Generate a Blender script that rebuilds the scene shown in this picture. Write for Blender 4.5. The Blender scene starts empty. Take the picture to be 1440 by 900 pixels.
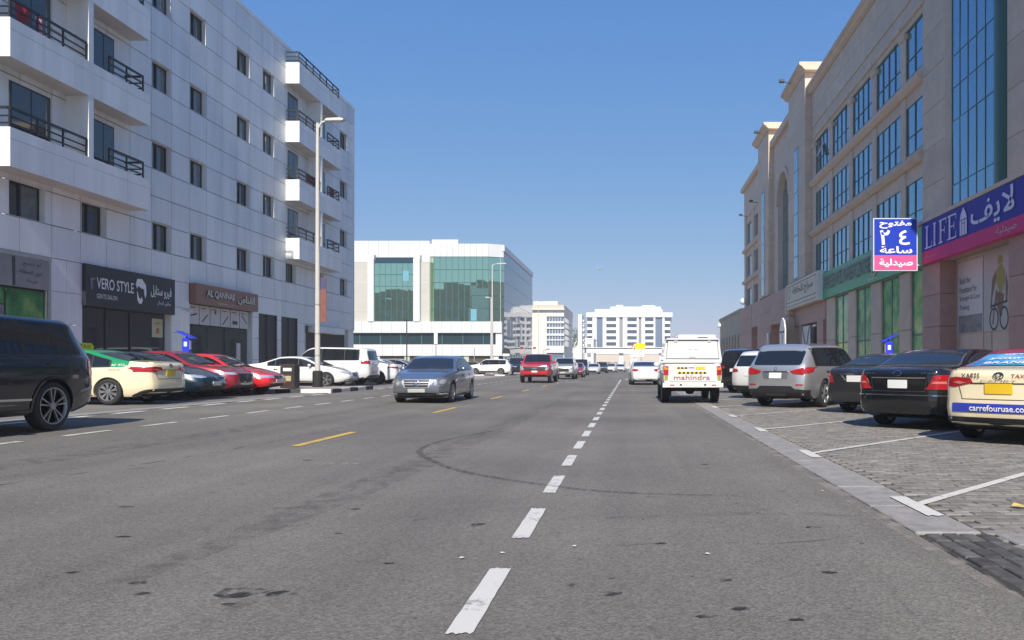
import bpy, bmesh, math, random
import numpy as np
from mathutils import Vector, Matrix
from mathutils.bvhtree import BVHTree
from mathutils.geometry import tessellate_polygon

# ------------------------------------------------------------------ camera, sky, sun, exposure
scene = bpy.context.scene
COL = scene.collection
R = math.radians
cam = bpy.data.cameras.new('street_camera')
cam_o = bpy.data.objects.new('street_camera', cam); COL.objects.link(cam_o)
cam_o.location = (0, 0, 1.15); cam_o.rotation_euler = (R(90), 0, 0)
cam.sensor_width = 36.0; cam.lens = 27.25
cam.shift_x = -0.1153; cam.shift_y = 0.0444
cam.clip_start = 0.05; cam.clip_end = 20000
scene.camera = cam_o

SUN_EL, SUN_AZ = 39.0, 1.3          # degrees; azimuth measured from straight behind the camera towards +X
world = bpy.data.worlds.new('World'); scene.world = world; world.use_nodes = True
wn = world.node_tree.nodes; wl = world.node_tree.links
bg = wn['Background']; bg.inputs['Strength'].default_value = 0.10
sky = wn.new('ShaderNodeTexSky'); sky.sky_type = 'NISHITA'; sky.sun_disc = False
sky.sun_elevation = R(SUN_EL); sky.sun_rotation = R(180 - SUN_AZ)
sky.altitude = 10; sky.air_density = 1.0; sky.dust_density = 0.15; sky.ozone_density = 4.0
# camera-like response of the sky colour: each channel compressed a little, the same all round
sp_ = wn.new('ShaderNodeSeparateColor'); cb_ = wn.new('ShaderNodeCombineColor'); wl.new(sky.outputs[0], sp_.inputs[0])
for i_, (g_, k_) in enumerate(((.86, 5.0), (.54, 4.65), (.2, 5.65))):
    a_ = wn.new('ShaderNodeMath'); a_.operation = 'MULTIPLY'; a_.inputs[1].default_value = .1; wl.new(sp_.outputs[i_], a_.inputs[0])
    b_ = wn.new('ShaderNodeMath'); b_.operation = 'POWER'; b_.inputs[1].default_value = g_; wl.new(a_.outputs[0], b_.inputs[0])
    c_ = wn.new('ShaderNodeMath'); c_.operation = 'MULTIPLY'; c_.inputs[1].default_value = k_; wl.new(b_.outputs[0], c_.inputs[0]); wl.new(c_.outputs[0], cb_.inputs[i_])
wl.new(cb_.outputs[0], bg.inputs['Color'])
sun = bpy.data.lights.new('sun', 'SUN'); sun.energy = 4.6; sun.angle = R(0.5); sun.color = (1.0, 0.93, 0.82)
sun_o = bpy.data.objects.new('sun', sun); COL.objects.link(sun_o)
sd = Vector((math.sin(R(SUN_AZ)) * math.cos(R(SUN_EL)), -math.cos(R(SUN_AZ)) * math.cos(R(SUN_EL)), math.sin(R(SUN_EL))))
sun_o.rotation_euler = sd.to_track_quat('Z', 'Y').to_euler(); sun_o.location = (0, -20, 40)
scene.view_settings.view_transform = 'Standard'; scene.view_settings.look = 'None'
scene.view_settings.exposure = 0.45; scene.view_settings.gamma = 1.0
scene.render.engine = 'CYCLES'
try: scene.cycles.use_denoising = True
except Exception: pass
rnd = random.Random(7)

# ------------------------------------------------------------------ materials
MATS = {}
def M(name, col, rough=0.6, metal=0.0, var=0.0, scale=3.0, detail=4.0, bump=0.0, bscale=None, coat=0.0, spec=0.5, objvar=0.0, world_pos=True, stretch=None):
    if name in MATS: return MATS[name]
    m = bpy.data.materials.new(name); m.use_nodes = True
    nt = m.node_tree; b = nt.nodes['Principled BSDF']
    b.inputs['Base Color'].default_value = (*col, 1); b.inputs['Roughness'].default_value = rough
    b.inputs['Metallic'].default_value = metal
    b.inputs['Specular IOR Level'].default_value = spec
    if coat: b.inputs['Coat Weight'].default_value = coat; b.inputs['Coat Roughness'].default_value = 0.04
    src = None
    if var or bump:
        g = nt.nodes.new('ShaderNodeNewGeometry' if world_pos else 'ShaderNodeTexCoord')
        out = g.outputs['Position'] if world_pos else g.outputs['Object']
        if stretch:
            mp = nt.nodes.new('ShaderNodeMapping'); mp.inputs['Scale'].default_value = stretch
            nt.links.new(out, mp.inputs[0]); out = mp.outputs[0]
    if var:
        n = nt.nodes.new('ShaderNodeTexNoise'); n.inputs['Scale'].default_value = scale; n.inputs['Detail'].default_value = detail
        n.inputs['Roughness'].default_value = 0.65
        nt.links.new(out, n.inputs['Vector'])
        mr = nt.nodes.new('ShaderNodeMapRange'); mr.inputs[1].default_value = 0.3; mr.inputs[2].default_value = 0.7
        mr.inputs[3].default_value = 1 - var; mr.inputs[4].default_value = 1 + var
        nt.links.new(n.outputs['Fac'], mr.inputs[0]); src = mr.outputs[0]
    if objvar:
        oi = nt.nodes.new('ShaderNodeObjectInfo'); mr2 = nt.nodes.new('ShaderNodeMapRange')
        mr2.inputs[3].default_value = 1 - objvar; mr2.inputs[4].default_value = 1 + objvar
        nt.links.new(oi.outputs['Random'], mr2.inputs[0])
        if src:
            mu = nt.nodes.new('ShaderNodeMath'); mu.operation = 'MULTIPLY'
            nt.links.new(src, mu.inputs[0]); nt.links.new(mr2.outputs[0], mu.inputs[1]); src = mu.outputs[0]
        else: src = mr2.outputs[0]
    if src:
        vm = nt.nodes.new('ShaderNodeVectorMath'); vm.operation = 'SCALE'; vm.inputs[0].default_value = col
        nt.links.new(src, vm.inputs['Scale']); nt.links.new(vm.outputs[0], b.inputs['Base Color'])
    if bump:
        n2 = nt.nodes.new('ShaderNodeTexNoise'); n2.inputs['Scale'].default_value = bscale or scale; n2.inputs['Detail'].default_value = 6
        nt.links.new(out, n2.inputs['Vector'])
        bp = nt.nodes.new('ShaderNodeBump'); bp.inputs['Strength'].default_value = bump; bp.inputs['Distance'].default_value = 0.02
        nt.links.new(n2.outputs['Fac'], bp.inputs['Height']); nt.links.new(bp.outputs[0], b.inputs['Normal'])
    MATS[name] = m
    return m

def asphalt(name, base, dark=0.74, light=1.28, tint=(1, 0.915, 0.79)):
    m = bpy.data.materials.new(name); m.use_nodes = True; nt = m.node_tree; b = nt.nodes['Principled BSDF']
    g = nt.nodes.new('ShaderNodeNewGeometry'); P = g.outputs['Position']
    def noise(s, d, st=None, r=.6):
        n = nt.nodes.new('ShaderNodeTexNoise'); n.inputs['Scale'].default_value = s; n.inputs['Detail'].default_value = d; n.inputs['Roughness'].default_value = r
        v = P
        if st:
            mp = nt.nodes.new('ShaderNodeMapping'); mp.inputs['Scale'].default_value = st; nt.links.new(P, mp.inputs[0]); v = mp.outputs[0]
        nt.links.new(v, n.inputs['Vector']); return n.outputs['Fac']
    def mr(v, a, bb, c, d):
        n = nt.nodes.new('ShaderNodeMapRange'); n.inputs[1].default_value = a; n.inputs[2].default_value = bb; n.inputs[3].default_value = c; n.inputs[4].default_value = d
        nt.links.new(v, n.inputs[0]); return n.outputs[0]
    def mul(a, c):
        n = nt.nodes.new('ShaderNodeMath'); n.operation = 'MULTIPLY'; nt.links.new(a, n.inputs[0]); nt.links.new(c, n.inputs[1]); return n.outputs[0]
    vo = nt.nodes.new('ShaderNodeTexVoronoi'); vo.inputs['Scale'].default_value = 75; nt.links.new(P, vo.inputs['Vector'])
    sep = nt.nodes.new('ShaderNodeSeparateColor'); nt.links.new(vo.outputs['Color'], sep.inputs[0])
    stone = mr(sep.outputs[0], 0, 1, dark, light)
    big = mr(noise(0.35, 5), .3, .7, .84, 1.14)
    lanes = mr(noise(1.1, 5, (1.0, 0.035, 1)), .32, .68, .86, 1.12)
    spots = mr(noise(2.3, 4), .64, .72, 1.0, .74)
    specks = mr(noise(7.5, 2), .70, .74, 1.0, .5)
    patchy = mr(noise(.13, 2), .42, .62, .90, 1.10)
    pale = mr(noise(9, 5), .64, .72, 1.0, 1.3)
    f = mul(mul(mul(mul(mul(mul(stone, big), lanes), spots), pale), specks), patchy)
    vm = nt.nodes.new('ShaderNodeVectorMath'); vm.operation = 'SCALE'; vm.inputs[0].default_value = [base * t for t in tint]
    nt.links.new(f, vm.inputs['Scale']); nt.links.new(vm.outputs[0], b.inputs['Base Color'])
    b.inputs['Roughness'].default_value = .82; b.inputs['Specular IOR Level'].default_value = .35
    bp = nt.nodes.new('ShaderNodeBump'); bp.inputs['Strength'].default_value = .55; bp.inputs['Distance'].default_value = .006
    nt.links.new(vo.outputs['Distance'], bp.inputs['Height']); nt.links.new(bp.outputs[0], b.inputs['Normal'])
    MATS[name] = m; return m

def worn_paint(name, col, under=(.14, .135, .13)):
    m = bpy.data.materials.new(name); m.use_nodes = True; nt = m.node_tree; b = nt.nodes['Principled BSDF']
    g = nt.nodes.new('ShaderNodeNewGeometry')
    n = nt.nodes.new('ShaderNodeTexNoise'); n.inputs['Scale'].default_value = 26; n.inputs['Detail'].default_value = 8; n.inputs['Roughness'].default_value = .75
    nt.links.new(g.outputs['Position'], n.inputs['Vector'])
    n2 = nt.nodes.new('ShaderNodeTexNoise'); n2.inputs['Scale'].default_value = 3; n2.inputs['Detail'].default_value = 3
    nt.links.new(g.outputs['Position'], n2.inputs['Vector'])
    ad = nt.nodes.new('ShaderNodeMath'); ad.operation = 'ADD'; nt.links.new(n.outputs['Fac'], ad.inputs[0]); nt.links.new(n2.outputs['Fac'], ad.inputs[1])
    mr = nt.nodes.new('ShaderNodeMapRange'); mr.inputs[1].default_value = 1.07; mr.inputs[2].default_value = 1.27; nt.links.new(ad.outputs[0], mr.inputs[0])
    mx = nt.nodes.new('ShaderNodeMix'); mx.data_type = 'RGBA'; mx.inputs['A'].default_value = (*col, 1); mx.inputs['B'].default_value = (*under, 1)
    nt.links.new(mr.outputs[0], mx.inputs['Factor']); nt.links.new(mx.outputs['Result'], b.inputs['Base Color']); b.inputs['Roughness'].default_value = .6
    MATS[name] = m; return m

def blend_mat(name, col, alpha_scale, lo, hi, amax=1.0, stretch=None):
    """thin stain / rubber mark: dark film with noisy coverage"""
    m = bpy.data.materials.new(name); m.use_nodes = True; nt = m.node_tree; b = nt.nodes['Principled BSDF']
    b.inputs['Base Color'].default_value = (*col, 1); b.inputs['Roughness'].default_value = .75
    g = nt.nodes.new('ShaderNodeNewGeometry'); n = nt.nodes.new('ShaderNodeTexNoise'); n.inputs['Scale'].default_value = alpha_scale; n.inputs['Detail'].default_value = 7
    nt.links.new(g.outputs['Position'], n.inputs['Vector'])
    mr = nt.nodes.new('ShaderNodeMapRange'); mr.inputs[1].default_value = lo; mr.inputs[2].default_value = hi; mr.inputs[4].default_value = amax
    nt.links.new(n.outputs['Fac'], mr.inputs[0]); nt.links.new(mr.outputs[0], b.inputs['Alpha'])
    MATS[name] = m; return m

def gradient_film(name, c1, c2, c3, scale):
    m = bpy.data.materials.new(name); m.use_nodes = True; nt = m.node_tree; b = nt.nodes['Principled BSDF']
    g = nt.nodes.new('ShaderNodeNewGeometry'); n = nt.nodes.new('ShaderNodeTexNoise'); n.inputs['Scale'].default_value = scale; n.inputs['Detail'].default_value = 5
    nt.links.new(g.outputs['Position'], n.inputs['Vector'])
    cr = nt.nodes.new('ShaderNodeValToRGB'); e = cr.color_ramp.elements
    e[0].position = .33; e[0].color = (*c1, 1); e[1].position = .68; e[1].color = (*c3, 1); k = e.new(.5); k.color = (*c2, 1)
    nt.links.new(n.outputs['Fac'], cr.inputs[0]); nt.links.new(cr.outputs[0], b.inputs['Base Color'])
    b.inputs['Roughness'].default_value = .12; MATS[name] = m; return m

MA = asphalt('asphalt', .168)
MADARK = asphalt('asphalt_patch', .055)
MWHITE_LINE = worn_paint('road_paint_white', (.60, .575, .52)); MYEL = worn_paint('road_paint_yellow', (.62, .40, .07))
MKERB = M('kerb_concrete', (.26, .245, .225), .85, var=.22, scale=6, bump=.3, bscale=60)
MPAVE = M('block_paver', (.20, .185, .165), .85, var=.28, scale=5, objvar=.13, bump=.35, bscale=70)
MJOINT = M('paver_joint_sand', (.10, .092, .08), .95, var=.3, scale=30)
MGROUND = M('ground_sand', (.30, .27, .23), .95, var=.2, scale=.4)
MSIDE = M('pavement_tiles', (.32, .27, .24), .9, var=.2, scale=2)
MACP = M('cladding_white', (.77, .785, .775), .45, var=.10, scale=1.1, objvar=.05, stretch=(1, 1, .12))
MACPJ = M('cladding_joint', (.06, .063, .075), .8)
MDARKM = M('dark_aluminium', (.02, .024, .03), .4)
MRAIL = M('rail_black', (.012, .014, .02), .45)
MGLASSD = M('tinted_window_glass', (.022, .036, .044), .04, spec=.9)
MCURT = M('curtain_behind_glass', (.13, .16, .17), .06, spec=.9, var=.3, scale=3)
MSTONE = M('beige_stone', (.62, .50, .39), .75, var=.09, scale=1.2, objvar=.05, bump=.12, bscale=25)
MPINK = M('pink_granite', (.40, .235, .20), .55, var=.10, scale=1.6, objvar=.05)
MBLUEG = M('blue_reflective_glass', (.22, .39, .49), .03, metal=.92)
MTEALFR = M('teal_frame', (.05, .15, .18), .4)
MGREENC = M('green_cladding', (.02, .10, .075), .35)
MTEAL = M('teal_reflective_glass', (.46, .70, .52), .02, metal=.95)
MTEALD = M('dark_teal_glass', (.05, .10, .12), .05, metal=.6)
MOFFW = M('office_white_panel', (.60, .61, .62), .5, var=.03, scale=.4, objvar=.03)
MOFFG = M('office_beige_recess', (.46, .45, .41), .6, var=.05, scale=.5)
MSIDEG = M('office_side_glass', (.05, .085, .13), .03, metal=0.0, spec=.55)
MCREAM = M('cream_render', (.72, .68, .58), .8, var=.05, scale=.3)
MWREND = M('white_render', (.75, .75, .73), .8, var=.04, scale=.3)
MFARG = M('far_window_glass', (.17, .23, .32), .1, metal=.3)
MFARD = M('far_balcony_shade', (.25, .26, .28), .6)
MGALV = M('galvanised_steel', (.42, .42, .41), .5, metal=.55, var=.1, scale=4)
MPOST = M('lamp_post_grey', (.50, .49, .45), .6, var=.08, scale=5)
MBLACK = M('black_rubber', (.012, .012, .012), .8)
MPLAST = M('black_plastic', (.018, .018, .02), .5)
MCHROME = M('chrome', (.75, .76, .78), .12, metal=1.0)
MRIM = M('alloy_rim', (.45, .46, .47), .3, metal=.85)
MRIMD = M('rim_shadow', (.02, .02, .022), .6)
MTYRE = M('tyre_rubber', (.02, .02, .021), .78)
MCARG = M('car_glass', (.010, .013, .017), .03, spec=.7)
MCARGB = M('car_glass_sky', (.016, .022, .03), .025, spec=.9)
MRED = M('tail_lamp_red', (.35, .012, .015), .12, coat=.8)
MREDL = M('tail_lamp_pale', (.55, .16, .14), .15, coat=.8)
MAMB = M('lamp_amber', (.75, .22, .02), .2, coat=.6)
MHEAD = M('head_lamp', (.62, .64, .66), .08, metal=.55, coat=1)
MHEADD = M('head_lamp_dark', (.26, .27, .29), .1, metal=.5, coat=1)
MPLATE = M('plate_white', (.72, .72, .70), .45)
MPLATEY = M('plate_yellow', (.75, .48, .02), .45)
MBLUE = M('sign_blue', (.008, .04, .42), .6, spec=.2)
MNAVY = M('sign_navy', (.02, .035, .34), .6, spec=.2)
MMAG = M('sign_magenta', (.64, .035, .19), .6, spec=.2)
MPK = M('sign_pink', (.74, .09, .27), .6, spec=.2)
MWS = M('sign_white', (.80, .80, .80), .4)
MLAV = M('sign_letter_lavender', (.62, .60, .78), .4)
MGRS = M('sign_green', (.045, .38, .18), .4, var=.06, scale=1)
MGOLD = M('sign_gold', (.45, .38, .2), .4)
MBEIS = M('sign_beige', (.62, .55, .43), .5)
MBLKS = M('sign_black', (.012, .013, .022), .5)
MBRN = M('sign_brown', (.24, .125, .085), .5)
MGREYS = M('sign_grey', (.26, .255, .25), .5, var=.08, scale=2)
MGFILM = gradient_film('green_window_film', (.05, .24, .07), (.14, .46, .13), (.48, .56, .20), 1.3)
MGFILM2 = gradient_film('green_poster_film', (.02, .14, .05), (.07, .28, .08), (.22, .4, .12), 1.8)
MLOUV = M('louvre_dark', (.035, .037, .045), .5)
MMETER = M('meter_blue', (.02, .045, .62), .35)
MPOSTER = M('poster_paper', (.58, .58, .58), .4)
MPOSTG = M('poster_grey', (.20, .20, .21), .4, var=.5, scale=2.5)
MYELP = M('print_yellow', (.30, .27, .03), .5)
MSKIN = M('print_skin', (.16, .09, .06), .5)
MDKP = M('print_dark', (.02, .02, .025), .5)
MLEAF = M('tree_leaves', (.05, .085, .035), .8, objvar=.1, var=.4, scale=.6)
MBARK = M('tree_bark', (.14, .10, .07), .9)
def paint(name, col, metal=.0, rough=.28):
    return M('paint_' + name, col, rough, metal=metal, coat=1.0, world_pos=False)

# ------------------------------------------------------------------ object helpers
def tag(o, label=None, cat=None, group=None, kind=None):
    if label: o['label'] = label
    if cat: o['category'] = cat
    if group: o['group'] = group
    if kind: o['kind'] = kind
    return o
def link(name, me, parent=None):
    o = bpy.data.objects.new(name, me); COL.objects.link(o)
    if parent is not None: o.parent = parent
    return o
def empty(name, loc=(0, 0, 0), rz=0.0, label=None, cat=None, group=None, parent=None):
    o = bpy.data.objects.new(name, None); COL.objects.link(o); o.location = loc; o.rotation_euler = (0, 0, rz); o.empty_display_size = .2
    if parent is not None: o.parent = parent
    return tag(o, label, cat, group)
def copy_tree(o, parent=None):
    c = o.copy(); COL.objects.link(c); c.parent = parent
    for ch in list(o.children): copy_tree(ch, c)
    return c

class MB:
    def __init__(s): s.v = []; s.f = []; s.m = []; s.sm = []
    def add(s, vs, fs, mi=0, smooth=False):
        b = len(s.v); s.v.extend([tuple(p) for p in vs]); s.f.extend([tuple(i + b for i in f) for f in fs]); s.m.extend([mi] * len(fs)); s.sm.extend([smooth] * len(fs)); return s
    def box(s, x0, x1, y0, y1, z0, z1, mi=0):
        return s.add([(x0, y0, z0), (x1, y0, z0), (x1, y1, z0), (x0, y1, z0), (x0, y0, z1), (x1, y0, z1), (x1, y1, z1), (x0, y1, z1)],
                     [(0, 3, 2, 1), (4, 5, 6, 7), (0, 1, 5, 4), (1, 2, 6, 5), (2, 3, 7, 6), (3, 0, 4, 7)], mi)
    def prism(s, poly, a, b, axis=1, mi=0):
        """poly 2D extruded along axis from a to b. axis 0: (y,z); 1: (x,z); 2: (x,y)"""
        n = len(poly)
        def P(p, t): return (t, p[0], p[1]) if axis == 0 else ((p[0], t, p[1]) if axis == 1 else (p[0], p[1], t))
        vs = [P(p, a) for p in poly] + [P(p, b) for p in poly]
        fs = [tuple(range(n)), tuple(range(2 * n - 1, n - 1, -1))] + [(i, i + n, (i + 1) % n + n, (i + 1) % n) for i in range(n)]
        return s.add(vs, fs, mi)
    def tube(s, a, b, r0, r1=None, n=10, mi=0, cap=True):
        r1 = r0 if r1 is None else r1; a = Vector(a); b = Vector(b); d = (b - a).normalized()
        u = d.orthogonal().normalized(); w = d.cross(u); vs = []
        for c, r in ((a, r0), (b, r1)):
            for i in range(n):
                t = 2 * math.pi * i / n; vs.append(c + u * (r * math.cos(t)) + w * (r * math.sin(t)))
        s.add(vs, [(i, (i + 1) % n, (i + 1) % n + n, i + n) for i in range(n)], mi, True)
        if cap: s.add(vs, [tuple(range(n - 1, -1, -1)), tuple(range(n, 2 * n))], mi)
        return s
    def lathe(s, prof, n=24, axis='Z', c=(0, 0, 0), mi=0):
        vs = []; k = len(prof)
        for i in range(n):
            t = 2 * math.pi * i / n
            for (r, h) in prof:
                p = (r * math.cos(t), r * math.sin(t), h) if axis == 'Z' else (h, r * math.cos(t), r * math.sin(t))
                vs.append((p[0] + c[0], p[1] + c[1], p[2] + c[2]))
        fs = [(i * k + j, ((i + 1) % n) * k + j, ((i + 1) % n) * k + j + 1, i * k + j + 1) for i in range(n) for j in range(k - 1)]
        return s.add(vs, fs, mi, True)
    def mesh(s, name, mats):
        me = bpy.data.meshes.new(name); me.from_pydata(s.v, [], s.f); 
        for m in (mats if isinstance(mats, (list, tuple)) else [mats]): me.materials.append(m)
        me.polygons.foreach_set('material_index', s.m); me.polygons.foreach_set('use_smooth', s.sm)
        bm = bmesh.new(); bm.from_mesh(me); bmesh.ops.recalc_face_normals(bm, faces=bm.faces[:]); bm.to_mesh(me); bm.free()
        me.update(); return me
    def build(s, name, mats, parent=None): return link(name, s.mesh(name, mats), parent)

def bevel_box_mesh(name, sx, sy, sz, bev, mat, seg=1):
    bm = bmesh.new(); bmesh.ops.create_cube(bm, size=1.0)
    for v in bm.verts: v.co = Vector((v.co.x * sx, v.co.y * sy, v.co.z * sz))
    bmesh.ops.bevel(bm, geom=bm.edges[:] , offset=bev, segments=seg, affect='EDGES', profile=.5)
    me = bpy.data.meshes.new(name); bm.to_mesh(me); bm.free(); me.materials.append(mat); return me
def box(name, x0, x1, y0, y1, z0, z1, mat, parent=None): return MB().box(x0, x1, y0, y1, z0, z1).build(name, mat, parent)
_boxcache = {}
def piece(name, x0, x1, y0, y1, z0, z1, mat, parent=None, bev=0.0):
    """a box that shares its mesh with every other piece of that size"""
    s = (round(x1 - x0, 3), round(y1 - y0, 3), round(z1 - z0, 3)); k = (name, s, mat.name, bev)
    if k not in _boxcache:
        _boxcache[k] = bevel_box_mesh(name, *s, bev, mat) if bev else MB().box(-s[0] / 2, s[0] / 2, -s[1] / 2, s[1] / 2, -s[2] / 2, s[2] / 2).mesh(name, mat)
    o = link(name, _boxcache[k], parent); o.location = ((x0 + x1) / 2, (y0 + y1) / 2, (z0 + z1) / 2); return o

# ------------------------------------------------------------------ lettering
AR = {'ا': (0xFE8D, 2), 'ب': (0xFE8F, 4), 'ة': (0xFE93, 2), 'ت': (0xFE95, 4), 'ج': (0xFE9D, 4), 'ح': (0xFEA1, 4), 'خ': (0xFEA5, 4), 'د': (0xFEA9, 2),
      'ر': (0xFEAD, 2), 'ز': (0xFEAF, 2), 'س': (0xFEB1, 4), 'ش': (0xFEB5, 4), 'ص': (0xFEB9, 4), 'ط': (0xFEC1, 4), 'ع': (0xFEC9, 4), 'غ': (0xFECD, 4),
      'ف': (0xFED1, 4), 'ق': (0xFED5, 4), 'ك': (0xFED9, 4), 'ل': (0xFEDD, 4), 'م': (0xFEE1, 4), 'ن': (0xFEE5, 4), 'ه': (0xFEE9, 4), 'و': (0xFEED, 2), 'ي': (0xFEF1, 4)}
def arabic(t):
    t = t.replace('لا', '\u0001'); out = []
    def joins_next(c): return c in AR and AR[c][1] == 4
    for i, c in enumerate(t):
        p = i > 0 and joins_next(t[i - 1])
        if c == '\u0001': out.append(chr(0xFEFC if p else 0xFEFB)); continue
        if c not in AR: out.append(c); continue
        nx = i + 1 < len(t) and (t[i + 1] in AR or t[i + 1] == '\u0001') and AR[c][1] == 4
        out.append(chr(AR[c][0] + ((3 if nx else 1) if p else (2 if nx else 0))))
    return ''.join(reversed(out))
_glyph = {}
def _curve_mesh(body, bold):
    k = (body, bold)
    if k in _glyph: return _glyph[k]
    c = bpy.data.curves.new('glyph', 'FONT'); c.body = body; c.size = 1; c.offset = bold; c.resolution_u = 3; c.fill_mode = 'FRONT'
    o = bpy.data.objects.new('glyph', c); me = o.to_mesh()
    v = [tuple(p.co) for p in me.vertices]; f = [tuple(p.vertices) for p in me.polygons]
    o.to_mesh_clear(); bpy.data.objects.remove(o); bpy.data.curves.remove(c)
    _glyph[k] = (v, f); return v, f
def text2d(body, bold=0.0, ar=False):
    """list of vertices (x, y, layer) and faces, one glyph at a time so that joined letters never overlap in one plane"""
    if ar: body = arabic(body)
    bar = max(p[0] for p in _curve_mesh('|', 0)[0]); V = []; F = []
    for i, ch in enumerate(body):
        if ch == ' ': continue
        adv = max([p[0] for p in _curve_mesh(body[:i] + '|', 0)[0]]) - bar
        v, f = _curve_mesh(ch, bold); b = len(V)
        V += [(p[0] + adv, p[1], i % 2) for p in v]; F += [tuple(j + b for j in q) for q in f]
    return V, F
def text_obj(name, body, origin, xa, w, h, mat, parent=None, up=(0, 0, 1), bold=0.0, ar=False, depth=.012, slant=0.0):
    """lettering fitted into a w x h box whose lower left corner is origin, running along xa"""
    V, F = text2d(body, bold, ar)
    xs = [p[0] for p in V]; ys = [p[1] for p in V]; x0, y0 = min(xs), min(ys); sx = w / (max(xs) - x0); sy = h / (max(ys) - y0)
    xa = Vector(xa).normalized(); up = Vector(up).normalized(); n = xa.cross(up); O = Vector(origin)
    P = [O + xa * ((p[0] - x0) * sx + slant * (p[1] - y0) * sy) + up * ((p[1] - y0) * sy) + n * (depth + .002 * p[2]) for p in V]
    mb = MB(); mb.add(P, F); me = bpy.data.meshes.new(name); me.from_pydata(mb.v, [], mb.f); me.materials.append(mat); me.update()
    return link(name, me, parent)
def poly_obj(name, polys, origin, xa, mat, parent=None, up=(0, 0, 1), depth=.012):
    """flat printed shapes: 2D polygons on a sign face"""
    xa = Vector(xa).normalized(); up = Vector(up).normalized(); n = xa.cross(up); O = Vector(origin); mb = MB()
    for poly in polys:
        pts = [Vector((p[0], p[1], 0)) for p in poly]; tr = tessellate_polygon([pts])
        mb.add([O + xa * p.x + up * p.y + n * depth for p in pts], tr)
    me = bpy.data.meshes.new(name); me.from_pydata(mb.v, [], mb.f); me.materials.append(mat); me.update(); return link(name, me, parent)
def ring2(cx, cy, rx, ry, t, n=20):
    o = [(cx + rx * math.cos(2 * math.pi * i / n), cy + ry * math.sin(2 * math.pi * i / n)) for i in range(n)]
    i_ = [(cx + (rx - t) * math.cos(2 * math.pi * i / n), cy + (ry - t) * math.sin(2 * math.pi * i / n)) for i in range(n)]
    return [[o[i], o[(i + 1) % n], i_[(i + 1) % n], i_[i]] for i in range(n)]
def rrect(x0, x1, y0, y1, r, n=4):
    P = []
    for cx, cy, a in ((x1 - r, y1 - r, 0), (x0 + r, y1 - r, 90), (x0 + r, y0 + r, 180), (x1 - r, y0 + r, 270)):
        for i in range(n + 1):
            t = R(a + 90 * i / n); P.append((cx + r * math.cos(t), cy + r * math.sin(t)))
    return P
# ------------------------------------------------------------------ ground, road, kerbs, markings
def zg(x):
    return float(np.interp(x, [-40, -17, -12, -4.75, 30], [.15, .15, .13, 0, 0]))
def sheet(name, xs, y0, y1, dz, mat, kind='structure', parent=None, ys=None):
    mb = MB(); ys = ys or [y0, y1]
    vs = [(x, y, zg(x) + dz) for y in ys for x in xs]; n = len(xs)
    mb.add(vs, [(j * n + i, j * n + i + 1, (j + 1) * n + i + 1, (j + 1) * n + i) for j in range(len(ys) - 1) for i in range(n - 1)])
    o = mb.build(name, mat, parent)
    if kind: o['kind'] = kind
    return o
sheet('ground', [-1500, -40, -17, -12, -4.75, 30, 1500], -200, 3500, -.02, MGROUND)
road = sheet('road', [-11.2, -8.5, -4.75, -2, 0, 1.95], -40, 420, 0, MA)
sheet('side_street', [-60, -17, -12, -11.2], 57.5, 112, -.008, MA)
pk_left = sheet('parking_paving', [-17.0, -14, -12, -11.6], -30, 57.3, -.004, M('paving_left', (.17, .16, .145), .9, var=.25, scale=4))
sheet('far_forecourt', [-17.0, -14, -12, -11.65], 57.3, 75, .002, MSIDE)
sheet('forecourt', [-40, -17, -14, -12, -11.65], 75, 118, .004, MSIDE)

def brick_floor(name):
    m = bpy.data.materials.new(name); m.use_nodes = True; nt = m.node_tree; b = nt.nodes['Principled BSDF']
    g = nt.nodes.new('ShaderNodeNewGeometry'); br = nt.nodes.new('ShaderNodeTexBrick')
    br.inputs['Scale'].default_value = 1; br.inputs['Brick Width'].default_value = .224; br.inputs['Row Height'].default_value = .114; br.inputs['Mortar Size'].default_value = .006
    br.inputs['Color1'].default_value = (.24, .22, .195, 1); br.inputs['Color2'].default_value = (.165, .15, .135, 1); br.inputs['Mortar'].default_value = (.09, .082, .07, 1)
    nt.links.new(g.outputs['Position'], br.inputs['Vector'])
    n = nt.nodes.new('ShaderNodeTexNoise'); n.inputs['Scale'].default_value = .7; n.inputs['Detail'].default_value = 5; nt.links.new(g.outputs['Position'], n.inputs['Vector'])
    mr = nt.nodes.new('ShaderNodeMapRange'); mr.inputs[1].default_value = .3; mr.inputs[2].default_value = .7; mr.inputs[3].default_value = .78; mr.inputs[4].default_value = 1.15; nt.links.new(n.outputs['Fac'], mr.inputs[0])
    vm = nt.nodes.new('ShaderNodeVectorMath'); vm.operation = 'SCALE'; nt.links.new(br.outputs['Color'], vm.inputs[0]); nt.links.new(mr.outputs[0], vm.inputs['Scale'])
    nt.links.new(vm.outputs[0], b.inputs['Base Color']); b.inputs['Roughness'].default_value = .85; MATS[name] = m; return m
MBRICKF = brick_floor('far_block_paving')
PAVE_Y1 = 21.0
paving = sheet('parking_paving_right', [2.41, 9.6], 3.0, PAVE_Y1, -.006, MJOINT)
sheet('parking_paving_far', [2.41, 9.6], PAVE_Y1, 100, .004, MBRICKF)
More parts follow.
